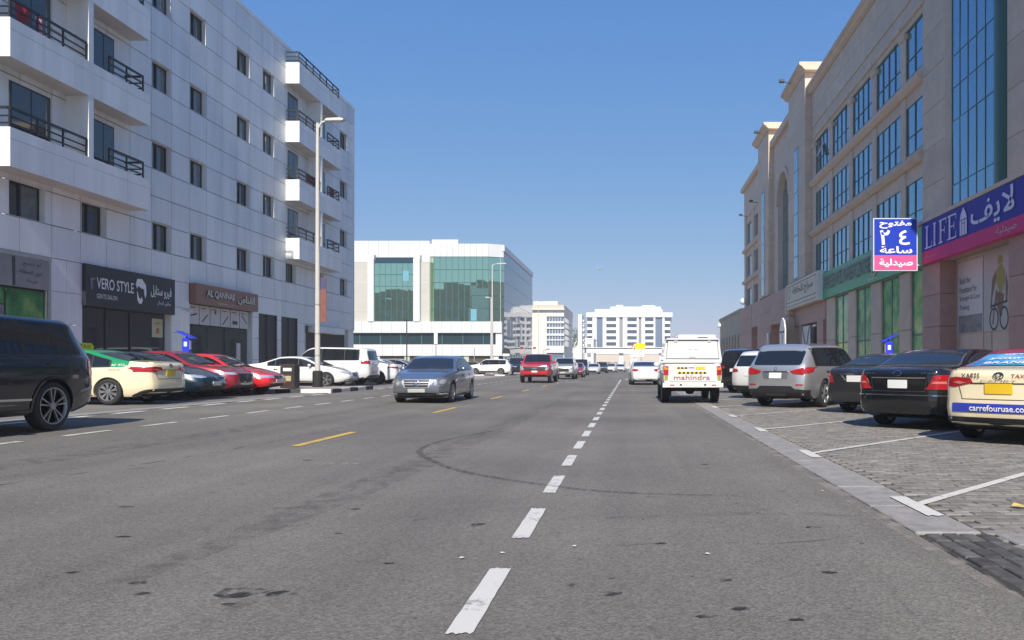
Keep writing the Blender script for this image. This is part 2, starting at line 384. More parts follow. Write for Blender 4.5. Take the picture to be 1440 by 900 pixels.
# paving blocks: the largest 300 one by one, the rest one mass
bw, bh, gap = .224, .114, .007
blocks = []
for r in range(int((PAVE_Y1 - 3.0) / bh)):
    y = 3.0 + r * bh; off = (r % 2) * bw / 2
    xmax = min(9.5, .515 * (y + .2) + .35)
    k = 0
    while True:
        x = 2.43 + off + k * bw; k += 1
        if x + bw > xmax: break
        blocks.append((x + bw / 2, y + bh / 2))
def block_mesh(mat, dz):
    w, d = (bw - gap) / 2, (bh - gap) / 2; c = .006
    mb = MB(); t = .006 + dz
    mb.add([(-w, -d, -.03), (w, -d, -.03), (w, d, -.03), (-w, d, -.03), (-w, -d, t - c), (w, -d, t - c), (w, d, t - c), (-w, d, t - c), (-w + c, -d + c, t), (w - c, -d + c, t), (w - c, d - c, t), (-w + c, d - c, t)],
           [(0, 1, 5, 4), (1, 2, 6, 5), (2, 3, 7, 6), (3, 0, 4, 7), (4, 5, 9, 8), (5, 6, 10, 9), (6, 7, 11, 10), (7, 4, 8, 11), (8, 9, 10, 11)])
    return mb
pmats = [M('block_paver_%d' % i, tuple(c * f for c in (.205, .187, .163)), .86, var=.25, scale=7, bump=.35, bscale=80) for i, f in enumerate((.78, .9, 1.0, 1.1, 1.25))]
pm = [[block_mesh(m, dz).mesh('paving_block', m) for dz in (0, .002, -.002)] for m in pmats]
def seen_px(b):
    x, y = b
    return x / y < .512 and (514 + 1253 / y) > 514 and not (y < 5.35 and x < 2.5)
vis = sorted([b for b in blocks if seen_px(b)], key=lambda b: b[1])
near = set(vis[:300])
br_ = random.Random(3)
for (x, y) in vis[:300]:
    o = link('paving_block', pm[min(4, int(abs(br_.gauss(2, 1.1))))][br_.randrange(3)], paving); o.location = (x, y, 0); o.rotation_euler = (br_.gauss(0, .006), br_.gauss(0, .006), br_.gauss(0, .008))
mass = MB(); w, d = (bw - gap) / 2, (bh - gap) / 2
proto = block_mesh(None, 0)
for b in blocks:
    if b in near: continue
    dz = br_.choice((0, .002, -.002))
    mass.add([(v[0] + b[0], v[1] + b[1], v[2] + dz) for v in proto.v], proto.f, min(4, int(abs(br_.gauss(2, 1.1)))))
tag(mass.build('paving_blocks', pmats, paving), kind='stuff')

# flush kerb on the right, stone by stone
kerb_r = box('kerb_bed', 1.955, 2.405, 2.8, 60, -.05, -.012, MKERB); kerb_r['kind'] = 'structure'
y = 5.3
while y < 60:
    ln = 1.0 if y < 40 else 4.0
    piece('kerb_stone', 1.955, 2.405, y + .006, y + ln - .006, -.04, .012 + rnd.uniform(-.002, .002), MKERB, kerb_r, bev=.008)
    y += ln
# broken, dark gully next to the kerb end
gully = sheet('gully_patch', [1.96, 2.2, 2.44], 3.2, 5.27, -.002, MADARK)
for i in range(9):
    for j in range(4):
        yy = 3.3 + i * .22; xx = 2.0 + j * .115
        o = piece('gully_block', xx, xx + .105, yy, yy + .21, -.02, .006 + br_.uniform(-.004, .006), M('gully_block_dark', (.075, .07, .065), .85, var=.5, scale=9, objvar=.35), gully, bev=.008)
for i in range(3): piece('gully_block', 2.47, 2.9, 4.2 + i * .36, 4.53 + i * .36, -.02, .014, MKERB, gully, bev=.008)

# left flush kerb and its pale band
kerb_l = box('kerb_bed_left', -11.6, -11.2, -20, 57.3, .03, .11, MKERB); kerb_l['kind'] = 'structure'
for i in range(52):
    y0 = 5.0 + i
    if 28.8 < y0 < 34: continue
    piece('kerb_stone', -11.6, -11.205, y0 + .006, y0 + .994, .06, .137, MKERB, kerb_l, bev=.008)
# pavements
pav_l = box('pavement', -20.02, -17.0, -30, 57.0, -.1, .28, MSIDE); pav_l['kind'] = 'structure'
k = box('kerb_edge', -17.0, -16.85, -30, 57.0, -.1, .285, MKERB); k['kind'] = 'structure'
pav_r = box('pavement_right', 9.75, 13.6, -5, 86, -.1, .13, MSIDE); pav_r['kind'] = 'structure'
k = box('kerb_edge_right', 9.6, 9.75, -5, 86, -.1, .135, MKERB); k['kind'] = 'structure'
# kerb island with the lamp post: black and white painted stones
isl = box('kerb_island', -17.0, -11.32, 28.98, 33.6, 0, .255, MSIDE); isl['kind'] = 'structure'
MKW = M('kerb_paint_white', (.66, .65, .62), .7, var=.12, scale=5); MKB = M('kerb_paint_black', (.05, .05, .052), .7, var=.3, scale=5)
for i in range(6): piece('kerb_stone', -17.0 + i * .95, -16.06 + i * .95 if i < 5 else -11.12, 28.8, 28.98, 0, .27, MKW if i % 2 else MKB, isl, bev=.012)
for i in range(5): piece('kerb_stone', -11.32, -11.12, 28.985 + i * .92, 29.9 + i * .92, 0, .27, MKB if i % 2 == 0 else MKW, isl, bev=.012)
fk = box('far_kerb', -40, -11.3, 76.6, 76.9, 0, .24, MKB); fk['kind'] = 'structure'
for i in range(14): piece('kerb_stone', -39.9 + i * 2.04, -38.9 + i * 2.04, 76.56, 76.6, .05, .25, MKW, fk)

def marking(name, poly, mat, dz=.006, parent=road):
    mb = MB(); mb.add([(p[0], p[1], zg(p[0]) + dz) for p in poly], [tuple(range(len(poly)))]); return mb.build(name, mat, parent)
def rough_quad(x0, x1, y0, y1, e=.008, n=10):
    """rectangle with slightly ragged ends"""
    r = rnd; P = []
    for i in range(n + 1): P.append((x0 + (x1 - x0) * i / n, y0 + r.uniform(-e, e) * 2.5))
    for i in range(1, n): P.append((x1 + r.uniform(-e, e) * .3, y0 + (y1 - y0) * i / n))
    for i in range(n, -1, -1): P.append((x0 + (x1 - x0) * i / n, y1 + r.uniform(-e, e) * 2.5))
    for i in range(n - 1, 0, -1): P.append((x0 + r.uniform(-e, e) * .3, y0 + (y1 - y0) * i / n))
    return P
for i in range(25):
    y0 = 3.31 + 1.84 * i; marking('white_dash', rough_quad(-.79, -.672, y0, y0 + 1.06), MWHITE_LINE)
marking('white_edge_line', [(-.785, 49), (-.68, 49), (-.68, 62), (-.785, 62)], MWHITE_LINE)
for i in range(36):
    y0 = 8.05 + 1.89 * i; marking('white_dash', rough_quad(-8.70, -8.58, y0, y0 + 1.04, .005), MWHITE_LINE)
for i in range(9):
    y0 = 11.0 + 7.75 * i; marking('yellow_dash', rough_quad(-4.82, -4.69, y0, y0 + 2.35, .006), MYEL)
for i in range(30):                       # pale band of dashes along the left kerb
    y0 = 8.0 + 1.72 * i; 
    if not 28.6 < y0 < 33: marking('white_dash', rough_quad(-11.16, -10.96, y0, y0 + 1.05, .01), MWHITE_LINE)
for k in range(10):                       # bay lines at 45 degrees with their cross bars
    y0 = 6.3 + 3.72 * k; h_ = .055; L_ = 4.9 if k != 0 else 5.6
    x0 = 2.30
    marking('bay_line', [(x0, y0 - h_ * 1.2), (x0 + L_ * .707, y0 + L_ * .707 - h_ * 1.2), (x0 + L_ * .707, y0 + L_ * .707 + h_ * 1.2), (x0, y0 + h_ * 1.2)], MWHITE_LINE, .0135 if k < 4 else .014, paving)
    bar = marking('bay_line', rough_quad(2.24, 2.38, y0 - .45, y0 + .4, .008), MWHITE_LINE, .019, paving)
for i in range(6): marking('white_dash', [(-.4 + i * .42, 63), (-.18 + i * .42, 63), (-.18 + i * .42, 66.5), (-.4 + i * .42, 66.5)], MWHITE_LINE)

# tyre marks, seams, stains
def ribbon(name, pts, w, mat, dz=.003, parent=road):
    P = [Vector((p[0], p[1], 0)) for p in pts]; Q = []
    for i in range(len(P) - 1):                     # Catmull-Rom
        p0, p1, p2, p3 = P[max(i - 1, 0)], P[i], P[i + 1], P[min(i + 2, len(P) - 1)]
        for t in np.linspace(0, 1, 8, endpoint=False):
            Q.append(.5 * ((2 * p1) + (p2 - p0) * t + (2 * p0 - 5 * p1 + 4 * p2 - p3) * t * t + (3 * p1 - p0 - 3 * p2 + p3) * t ** 3))
    Q.append(P[-1]); vs = []
    for i, q in enumerate(Q):
        d = (Q[min(i + 1, len(Q) - 1)] - Q[max(i - 1, 0)]).normalized(); n = Vector((-d.y, d.x, 0)); ww = w * (.35 + .65 * min(1, 4 * min(i, len(Q) - 1 - i) / len(Q)))
        for s in (-1, 1):
            p = q + n * s * ww / 2; vs.append((p.x, p.y, zg(p.x) + dz))
    mb = MB(); mb.add(vs, [(2 * i, 2 * i + 1, 2 * i + 3, 2 * i + 2) for i in range(len(Q) - 1)]); return mb.build(name, mat, parent)
MRUB = blend_mat('tyre_rubber_mark', (.035, .035, .035), 14, .34, .68, .5)
MRUB2 = blend_mat('tyre_rubber_faint', (.03, .03, .03), 5, .42, .7, .22)
MSTAIN = blend_mat('oil_stain', (.02, .019, .018), 9, .40, .58, .75)
ribbon('tyre_mark', [(-2.3, 14.2), (-2.42, 13.5), (-2.75, 12.3), (-2.9, 11.2), (-2.8, 10.3), (-2.5, 9.56), (-1.92, 8.52), (-1.34, 7.88), (-.79, 7.41), (-.37, 7.12), (.15, 6.92), (.65, 6.85), (1.0, 6.8)], .085, MRUB, .009)
ribbon('tyre_mark', [(-2.65, 10.9), (-2.86, 11.6), (-2.9, 12.2)], .10, MRUB2, .0105)
ribbon('tyre_mark', [(-.2, 5.85), (.5, 5.95), (1.1, 6.05), (1.8, 5.9)], .16, MRUB2)
ribbon('tyre_mark', [(-2.7, 4.0), (-2.5, 8), (-2.4, 14), (-2.3, 26)], .45, MRUB2, .002)
ribbon('tyre_mark', [(-6.9, 6.0), (-6.8, 12), (-6.8, 22), (-6.8, 36)], .5, MRUB2, .002)
MSEAM = blend_mat('asphalt_seam', (.03, .03, .03), 3.5, .46, .62, .6)
ribbon('asphalt_seam', [(-6.6, 4.5), (-5.9, 7.5), (-5.45, 10), (-5.3, 14), (-5.25, 24)], .03, MSEAM)
ribbon('asphalt_seam', [(-7.5, 8.5), (-6.5, 10.2), (-5.8, 13)], .025, MSEAM)
sr = random.Random(11)
for (x, y, s) in [(-1.98, 3.92, .17), (-1.75, 3.9, .09), (-1.9, 3.72, .07), (-2.45, 3.9, .05), (-2.6, 4.1, .06), (-1.1, 5.6, .07), (.35, 3.55, .06), (.52, 3.66, .05), (-.1, 3.9, .07), (.75, 3.5, .04), (1.1, 4.3, .05),
                  (-3.1, 4.3, .05), (-3.4, 5.2, .06), (-2.2, 6.2, .05), (-4.1, 6.3, .07), (1.3, 5.5, .06), (.2, 5.0, .05), (-4.3, 7.6, .08), (.9, 9.0, .09), (-3.9, 9.4, .07), (-2.0, 5.3, .04), (-1.4, 4.5, .04), (-.3, 4.6, .04), (.5, 4.15, .05)]:
    n = 11; P = [(x + s * sr.uniform(.6, 1.15) * math.cos(2 * math.pi * i / n), y + s * .55 * sr.uniform(.6, 1.15) * math.sin(2 * math.pi * i / n)) for i in range(n)]
    marking('oil_stain', P, MSTAIN, .0035)
MDUST = blend_mat('road_dust', (.40, .35, .29), 4.5, .44, .66, .55)
ribbon('dust_strip', [(1.90, 3.0), (1.91, 8), (1.90, 20), (1.91, 45)], .17, MDUST, .004)
ribbon('dust_strip', [(-10.9, 5.0), (-10.95, 15), (-10.9, 40)], .35, MDUST, .004)
#ribbon('asphalt_seam', [(-4.2, 2.6), (-4.0, 6), (-4.15, 11), (-4.05, 30)], .022, MSEAM, .0045)
ribbon('asphalt_seam', [(-.15, 4.9), (.4, 5.05), (.95, 5.0), (1.5, 5.2)], .014, MSEAM, .0045)
MPALE = blend_mat('paint_scrape', (.5, .5, .48), 16, .5, .58, .8)
for (x0, x1, y) in ((-3.75, -3.45, 9.1), (-3.4, -3.15, 9.05)):
    ribbon('paint_scrape', [(x0, y), ((x0 + x1) / 2, y + .03), (x1, y)], .06, MPALE)
# small litter on the asphalt (white crumbs) and a dry leaf on the paving
for (x, y) in ((-.78, 4.72), (-1.0, 4.6), (.47, 4.7), (-.35, 4.9), (1.75, 7.05)):
    P = [(x + .018 * sr.uniform(.5, 1.2) * math.cos(i), y + .018 * sr.uniform(.5, 1.2) * math.sin(i)) for i in range(6)]
    marking('litter_crumb', P, MWS, .012)
mb = MB(); mb.add([(3.06, 6.22, .025), (3.10, 6.26, .045), (3.16, 6.24, .028), (3.21, 6.2, .035), (3.15, 6.17, .02), (3.09, 6.18, .025)], [(0, 1, 2), (0, 2, 5), (2, 3, 4), (2, 4, 5)])
tag(mb.build('dry_leaf', M('dry_leaf', (.55, .38, .10), .7)), 'dry yellow leaf lying on the grey block paving', 'leaf')
# ------------------------------------------------------------------ left apartment building, clad in white panels
LX = -20.0
lb = empty('apartment_building', (LX, 35, 0), 0, 'white panel-clad apartment building with black balcony rails and ground floor shops on the left', 'building')
def L(name, x0, x1, y0, y1, z0, z1, mat, parent=None, bev=0.0):          # building-local box given in street coordinates
    o = piece(name, x0, x1, y0, y1, z0, z1, mat, parent or lb, bev)
    if (parent or lb) is lb: o.location -= Vector((LX, 35, 0))
    return o
L('core_wall', -38, LX - .32, 14, 56.1, 0, 19.55, MACPJ)
L('roof_parapet', -38, LX + .03, 14, 56.25, 19.6, 19.82, MACP)
L('end_wall', -38, LX - .0, 56.12, 56.22, 3.7, 19.6, MACP)
CW, CH = 1.4, 3.4 / 3
cols = [24.0 - 2.8 + CW * i for i in range(25)]
rows = [4.87 + CH * i for i in range(13)]
WIN_ROWS = [1, 4, 7, 10]
blocks_y = ((24.0, 31.0, 27.5), (45.0, 51.6, 48.2))
def near_any(y, lst): return any(abs(y - v) < .25 for v in lst)
def window_unit(y0, y1, z0, z1, parent, panes=2, curt=False):
    """reveal box, frame and panes set 0.24 m back"""
    d = .24; t = .012; mb = MB()
    mb.box(-d, 0, y0, y0 + t, z0, z1).box(-d, 0, y1 - t, y1, z0, z1).box(-d, 0, y0 + t, y1 - t, z0, z0 + t).box(-d, 0, y0 + t, y1 - t, z1 - t, z1)
    yc, zc = (y0 + y1) / 2, (z0 + z1) / 2; mb.v = [(v[0], v[1] - yc, v[2] - zc) for v in mb.v]
    k = ('win', round(y1 - y0, 3), round(z1 - z0, 3)); 
    if k not in _boxcache: _boxcache[k] = mb.mesh('window', MACP)
    w = link('window', _boxcache[k], parent); w.location = (LX, yc, zc) if parent is not lb else (0, yc - 35, zc)
    hw, hh = (y1 - y0) / 2 - t, (z1 - z0) / 2 - t; k2 = ('fr', round(hw, 3), round(hh, 3), panes)
    if k2 not in _boxcache:
        f = MB(); b = .05
        f.box(-d - .02, -d + .05, -hw, -hw + b, -hh, hh).box(-d - .02, -d + .05, hw - b, hw, -hh, hh).box(-d - .02, -d + .05, -hw + b, hw - b, -hh, -hh + b).box(-d - .02, -d + .05, -hw + b, hw - b, hh - b, hh)
        for i in range(1, panes):
            yy = -hw + 2 * hw * (i if panes > 2 else .9) / panes; f.box(-d - .02, -d + .06, yy - .035, yy + .035, -hh + b, hh - b)
        _boxcache[k2] = f.mesh('window_frame', MDARKM)
    link('window_frame', _boxcache[k2], w)
    for i in range(panes):
        a = -hw + 2 * hw * i / panes; p = piece('pane', -d - .01, -d + (.005 if i == 0 else .016), a + .01, a + 2 * hw / panes - .01, -hh + .01, hh - .01, MCURT if (curt and i) else MGLASSD, w)
    return w
win_cols = [32.4, 35.2, 39.4, 42.2, 53.4]
first_cols = [24.0 + .95, 28.2, 45.2, 49.9]
wr = random.Random(5)
for j, z0 in enumerate(rows):
    for y0 in cols:
        yc = y0 + CW / 2
        if y0 > 55.5: continue
        if j in WIN_ROWS and near_any(y0, win_cols):
            window_unit(y0 + .03, y0 + CW - .05, z0 + .01, z0 + CH + .06, lb, 2, wr.random() < .7); continue
        if j == 1 and abs(y0 - 24.0) < .1: L('cladding_panel', LX - .04, LX, 24.008, 24.94, z0 + .01, z0 + CH - .01, MACP); continue
        if j == 1 and abs(y0 - 25.4) < .1: window_unit(24.95, 26.5, z0 + .01, z0 + CH + .06, lb, 2, True); L('cladding_panel', LX - .04, LX, 26.51, 26.79, z0 + .01, z0 + CH - .01, MACP); continue
        if j == 1 and any(abs(y0 - v) < .3 for v in (28.2, 45.0, 49.2)):
            window_unit(y0 + .05, y0 + CW - .05, z0 + .01, z0 + CH + .03, lb, 2, wr.random() < .5); continue
        top = z0 + CH - .016; bot = z0 + .016
        if j - 1 in WIN_ROWS and near_any(y0, win_cols): bot += .065
        L('cladding_panel', LX - .04, LX, y0 + .016, y0 + CW - .016, bot, top, MACP)
L('roof_strip', LX - .04, LX, 21, 56.2, 19.6, 19.62, MACP)
L('corner_panel', LX - .3, LX - .005, 56.2 - .35, 56.21, 3.7, 19.6, MACP)
# balconies
SP_H = 1.22
def railing(y0, y1, z, parent, ends=(True, True)):
    xo = LX + .74; mb = MB()
    for zz, r in ((z + .62, .035), (z + .36, .022), (z + .14, .022)):
        mb.box(xo - r, xo + r, y0, y1, zz - r, zz + r)
        for e, yy in zip(ends, (y0, y1)):
            if e: mb.box(LX + .02, xo - r, yy - r, yy + r, zz - r, zz + r)
    n = max(2, int((y1 - y0) / 1.0))
    for i in range(n + 1):
        yy = y0 + (y1 - y0) * i / n; mb.box(xo - .024, xo + .024, yy - .024, yy + .024, z - .02, z + .585)
    mb.v = [(v[0] - LX, v[1] - 35, v[2]) for v in mb.v] if parent is lb else mb.v
    return mb.build('railing', MRAIL, parent)
for (b0, b1, fin) in blocks_y:
    for lv in range(4):
        zb_ = 7.33 + 3.4 * lv
        core = MB(); xo = LX + .8; zt = zb_ + SP_H; t = .10
        core.box(LX + .003, xo - .02, b0 + .02, b1 - .02, zb_, zb_ + .22)                       # slab
        core.box(xo - t, xo - .02, b0 + .02, b1 - .02, zb_ + .22, zt - .01)
        core.box(LX + .003, xo - t, b0 + .02, b0 + t, zb_ + .22, zt - .01); core.box(LX + .003, xo - t, b1 - t, b1 - .02, zb_ + .22, zt - .01)
        core.v = [(v[0] - LX, v[1] - 35, v[2]) for v in core.v]
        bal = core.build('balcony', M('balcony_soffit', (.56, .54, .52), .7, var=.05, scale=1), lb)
        def BP(x0, x1, y0, y1, z0, z1):
            o = piece('balcony_panel', x0, x1, y0, y1, z0, z1, MACP, bal); o.location -= Vector((LX, 35, 0)); return o
        n = 5; st = (b1 - b0) / n
        for i in range(n):
            BP(xo - .02, xo, b0 + i * st + .008, b0 + (i + 1) * st - .008, zb_ + .003, zb_ + .86); BP(xo - .02, xo, b0 + i * st + .008, b0 + (i + 1) * st - .008, zb_ + .876, zt)
        BP(LX + .004, xo - .008, b0 + .0, b0 + .02, zb_ + .003, zb_ + .86); BP(LX + .004, xo - .008, b0 + .0, b0 + .02, zb_ + .876, zt)
        BP(LX + .004, xo - .008, b1 - .02, b1, zb_ + .003, zt)
        if lv < 3:
            fz1 = zb_ + 3.4 - .004
            o = L('partition_wall', LX + .003, xo - .004, fin, fin + .25, zt + .003 if False else zb_ + .24, fz1, MACP)
            # sliding doors behind the balcony
            for (d0, d1, pn) in ((b0 + 1.0, b0 + 2.66, 2), (fin + 1.3, fin + 2.45, 2)) if b0 < 30 else ((b0 + .3, b0 + 1.55, 2), (fin + 1.5, fin + 2.5, 2)):
                w = MB().box(.004, .03, d0 - .05 - 35, d1 + .05 - 35, zb_ + .25, zb_ + 3.02).build('balcony_door', MDARKM, lb)
                for i in range(pn):
                    p = piece('pane', .031, .038, d0 + (d1 - d0) * i / pn + .03, d0 + (d1 - d0) * (i + 1) / pn - .03, zb_ + .32, zb_ + 2.95, MGLASSD, w); p.location -= Vector((0, 35, 0))
            railing(b0 + .06, fin - .04, zt, lb, (True, False)); railing(fin + 1.15, b1 - .35, zt, lb, (False, True))
        else: railing(b0 + .06, b1 - .35, zt, lb)
for b0, b1, f_, in blocks_y: pass
def hang(name, label, x, y0, y1, z0, z1, mat, cat='laundry'):
    mb = MB(); n = 8; vs = []
    for k in range(3):
        for i in range(n + 1):
            t = i / n; vs.append((x + .03 * math.sin(t * 9 + k) + .01 * k, y0 + (y1 - y0) * t, z1 + (z0 - z1) * k / 2 - (.04 * math.sin(t * 5) if k else 0)))
    mb.add(vs, [(k * 9 + i, k * 9 + i + 1, (k + 1) * 9 + i + 1, (k + 1) * 9 + i) for k in range(2) for i in range(n)], 0, True)
    return tag(mb.build(name, mat), label, cat)
hang('laundry', 'red and pink cloth drying over the top left balcony rail', LX + .68, 24.3, 24.95, 12.05, 12.6, M('cloth_red', (.35, .02, .05), .9))
hang('laundry', 'pale pink towel drying over the top left balcony rail', LX + .67, 25.2, 25.5, 11.98, 12.5, M('cloth_pink', (.75, .30, .38), .9))
hang('laundry', 'dark red cloth drying on the lamp-side balcony, second from the top', LX + .68, 46.2, 47.7, 12.1, 12.6, M('cloth_darkred', (.22, .02, .03), .9))
hang('laundry', 'brick red cloth drying beyond the partition of the lamp-side balcony', LX + .68, 49.7, 50.6, 12.05, 12.55, M('cloth_brick', (.25, .04, .04), .9))

# ground floor: shops from near to far
GZ = .285
def gpanel(y0, y1, z0, z1):
    z = z0
    zs = [z0] + [q for q in (1.47, 2.6, 3.73) if z0 + .05 < q < z1 - .05] + [z1]
    for a, b in zip(zs[:-1], zs[1:]): L('cladding_panel', LX - .04, LX, y0 + .008, y1 - .008, a + .008, b - .008, MACP)
for a, b in ((26.75, 27.5), (27.5, 28.25), (33.85, 34.5), (34.5, 35.15), (41.1, 41.75), (43.95, 44.45), (46.65, 47.65)): gpanel(a, b, GZ, 4.87)
gpanel(41.75, 43.95, 3.96, 4.87); gpanel(44.45, 46.65, 3.96, 4.87); gpanel(48.15, 50.7, 3.66, 4.87); gpanel(50.7, 53.4, 3.66, 4.87); gpanel(47.65, 48.15, 3.66, 4.87); gpanel(53.4, 56.2, 3.66, 4.87)
for a, b in ((41.75, 43.95), (44.45, 46.65)):                                     # louvred service doors
    d = MB().box(-.12, -.10, a - 35, b - 35, GZ, 3.95).build('louvre_door', MLOUV, lb)
    z = .45
    while z < 3.85:
        p = piece('louvre_slat', -.10, -.045, a + .08, b - .08, z, z + .035, MLOUV, d); p.location.y -= 35; z += .11
    for yy in (a + .0, (a + b) / 2 - .03, b - .06): p = piece('door_stile', -.10, -.03, yy, yy + .06, GZ, 3.95, MDARKM, d); p.location.y -= 35
L('narrow_window', LX - .2, LX - .12, 47.7, 48.1, GZ, 3.62, MGLASSD)
L('recessed_wall', LX - .75, LX - .65, 48.15, 53.3, GZ, 3.62, MACP); L('recess_window', LX - .64, LX - .60, 50.2, 52.6, .9, 1.9, MGLASSD)
L('recess_soffit', LX - 3, LX - .02, 48.15, 56.15, 3.64, 3.665, MACP); L('entrance_beam', LX - .62, LX + .35, 48.9, 53.4, 3.25, 3.63, MACP)
L('corner_column', LX - .7, LX - .03, 55.1, 56.15, GZ, 3.63, MACP)
# shop 1
def sboard(name, label, y0, y1, z0, z1, th, mat):
    r = MB().box(LX + .005, LX + th, y0, y1, z0, z1).build(name, mat); return tag(r, label, 'sign')
s1 = sboard('shop_sign', 'weathered grey shop sign with small black Arabic lettering at the left edge', 20.5, 26.6, 3.72, 4.72, .06, MGREYS)
MB().box(LX + .06, LX + .08, 20.4, 26.7, 4.72, 4.86).build('sign_rail', MGALV, s1); MB().box(LX + .06, LX + .075, 25.02, 25.12, 3.75, 4.68).build('sign_post', MDARKM, s1)
for i, (t, a, w_) in enumerate((('لو تنصح', 25.45, .75), ('حق العطلة', 25.3, 1.0), ('فرحة', 25.6, .45))): text_obj('lettering', t, (LX + .06, a, 4.42 - .28 * i), (0, 1, 0), w_, .17, MBLKS, s1, ar=True)
L('shopfront', LX - .2, LX - .15, 20.5, 26.7, GZ, 3.72, MDARKM)
for a, b, m_ in ((20.6, 23.2, MGLASSD), (23.3, 24.9, MPOSTG), (25.0, 26.6, MGFILM2)): L('shop_window', LX - .15, LX - .12, a, b, .6, 3.1 if m_ is not MGFILM2 else 3.66, m_)
L('shop_window', LX - .15, LX - .12, 20.6, 24.9, 3.15, 3.66, MGFILM2)
L('shop_frame', LX - .1, LX + .03, 26.6, 26.74, GZ, 4.86, MGALV)
# shop 2, dark salon
s2 = sboard('shop_sign', 'black salon fascia sign with white English and Arabic lettering', 28.28, 33.82, 3.35, 4.88, .14, MBLKS)
text_obj('lettering', 'VERO STYLE', (LX + .14, 28.85, 4.02), (0, 1, 0), 2.15, .42, MWS, s2, bold=.012)
text_obj('lettering', 'GENTS SALON', (LX + .14, 28.85, 3.66), (0, 1, 0), 1.15, .17, MWS, s2)
text_obj('lettering', 'فيرو ستايل', (LX + .14, 32.1, 3.98), (0, 1, 0), 1.45, .52, MWS, s2, ar=True, bold=.015)
text_obj('lettering', 'صالون للرجال', (LX + .14, 32.55, 3.68), (0, 1, 0), .95, .20, MWS, s2, ar=True)
poly_obj('hair_emblem', [[(.0, .75), (.10, .98), (.42, 1.0), (.66, .78), (.70, .45), (.62, .22), (.56, .38), (.52, .60), (.34, .62), (.16, .70), (.10, .58)], [(.08, .50), (.14, .42), (.20, .24), (.34, .18), (.38, .30), (.46, .14), (.36, -.02), (.20, .0), (.10, .14)]], (LX + .14, 31.12, 3.66), (0, 1, 0), MWS, s2)
poly_obj('comb_emblem', [[(0, 0), (.05, 0), (.05, .36), (.22, .40), (.22, .46), (-.05, .42)], [(.08, .02), (.11, .02), (.11, .34), (.08, .33)]], (LX + .14, 28.55, 3.95), (0, 1, 0), M('sign_dim', (.2, .2, .24), .5), s2)
L('shopfront', LX - .35, LX - .30, 28.25, 33.85, GZ, 4.87, MDARKM)
for i, (a, b) in enumerate(((28.35, 29.9), (29.98, 31.35), (31.43, 33.7))): L('shop_window', LX - .30, LX - .27, a, b, .4, 3.32, MGLASSD)
L('shop_mullion', LX - .3, LX - .22, 31.36, 31.42, GZ, 3.35, MDARKM); L('shop_mullion', LX - .3, LX - .22, 29.9, 29.97, GZ, 3.35, MDARKM)
for a, b in ((28.25, 28.3), (33.8, 33.85)): L('shop_reveal', LX - .3, LX - .005, a, b, GZ, 4.86, MACP)
pz = MB().box(LX - .266, LX - .262, 32.85, 33.6, 2.35, 3.15).build('poster', M('poster_pale_yellow', (.52, .50, .32), .5)); tag(pz, 'pale yellow poster in the dark salon window', 'poster')
poly_obj('poster_print', [[(.26, .16), (.5, .18), (.52, .38), (.3, .42)]], (LX - .262, 32.85, 2.35), (0, 1, 0), M('print_orange', (.5, .16, .06), .5), pz, depth=.004); text_obj('lettering', 'صالون', (LX - .262, 33.0, 2.9), (0, 1, 0), .45, .12, MDKP, pz, ar=True, depth=.004)
# shop 3, brown sign
s3 = sboard('shop_sign', 'brown fascia sign with pale raised English and Arabic letters', 35.18, 41.05, 3.98, 4.90, .30, MBRN)
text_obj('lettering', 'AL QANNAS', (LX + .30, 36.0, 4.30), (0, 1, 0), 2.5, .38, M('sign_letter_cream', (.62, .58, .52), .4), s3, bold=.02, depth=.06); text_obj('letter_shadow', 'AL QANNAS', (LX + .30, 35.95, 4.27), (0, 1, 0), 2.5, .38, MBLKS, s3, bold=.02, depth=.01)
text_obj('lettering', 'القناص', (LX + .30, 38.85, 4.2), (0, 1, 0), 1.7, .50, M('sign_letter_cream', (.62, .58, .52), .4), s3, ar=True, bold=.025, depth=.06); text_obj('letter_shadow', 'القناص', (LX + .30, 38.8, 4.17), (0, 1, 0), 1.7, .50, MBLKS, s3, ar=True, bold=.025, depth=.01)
text_obj('lettering', 'TRADING L.L.C', (LX + .30, 37.0, 4.06), (0, 1, 0), 1.5, .09, M('sign_letter_cream', (.62, .58, .52), .4), s3)
L('shopfront', LX - .35, LX - .3, 35.15, 41.1, GZ, 3.98, MDARKM)
MPAN = M('pictogram_panel', (.52, .52, .53), .45)
for i in range(6):
    a = 35.24 + i * .93; pn = L('pictogram_panel', LX - .12, LX - .08, a, a + .86, 3.06, 3.95, MPAN)
    zz = rnd.uniform(.0, .25)
    shapes = [[(-.25, -.1 + zz), (.25, .0 + zz), (.25, .08 + zz), (-.25, -.03 + zz)], [(-.28, -.30), (-.22, -.34), (.25, .02), (.2, .08)], [(-.1, .1), (.05, .14), (.1, .3), (-.06, .26)], [(-.28, -.32), (-.22, -.36), (.3, .08), (.22, .1)], [(-.25, -.28), (.25, -.28), (.25, -.1), (-.25, -.1)], [(-.28, .2), (-.2, .24), (.3, -.16), (.24, -.2)]]
    poly_obj('pictogram', [shapes[i], [(-.3, .3), (.1, .3), (.1, .34), (-.3, .34)]], (.02, 0, 0), (0, 1, 0), MDKP, pn, depth=.003)
for a, b in ((35.25, 37.1), (38.75, 41.0)): L('shop_window', LX - .3, LX - .27, a, b, .5, 3.0, MGLASSD)
L('shop_doorway', LX - .3, LX - .29, 37.2, 38.65, GZ, 3.0, MDKP)
L('notice_sheet', LX - .265, LX - .26, 39.9, 40.3, 1.2, 2.3, MPOSTER)
for a in (35.16, 41.04): L('shop_reveal', LX - .3, LX - .005, a, a + .05, GZ, 3.97, MACP)
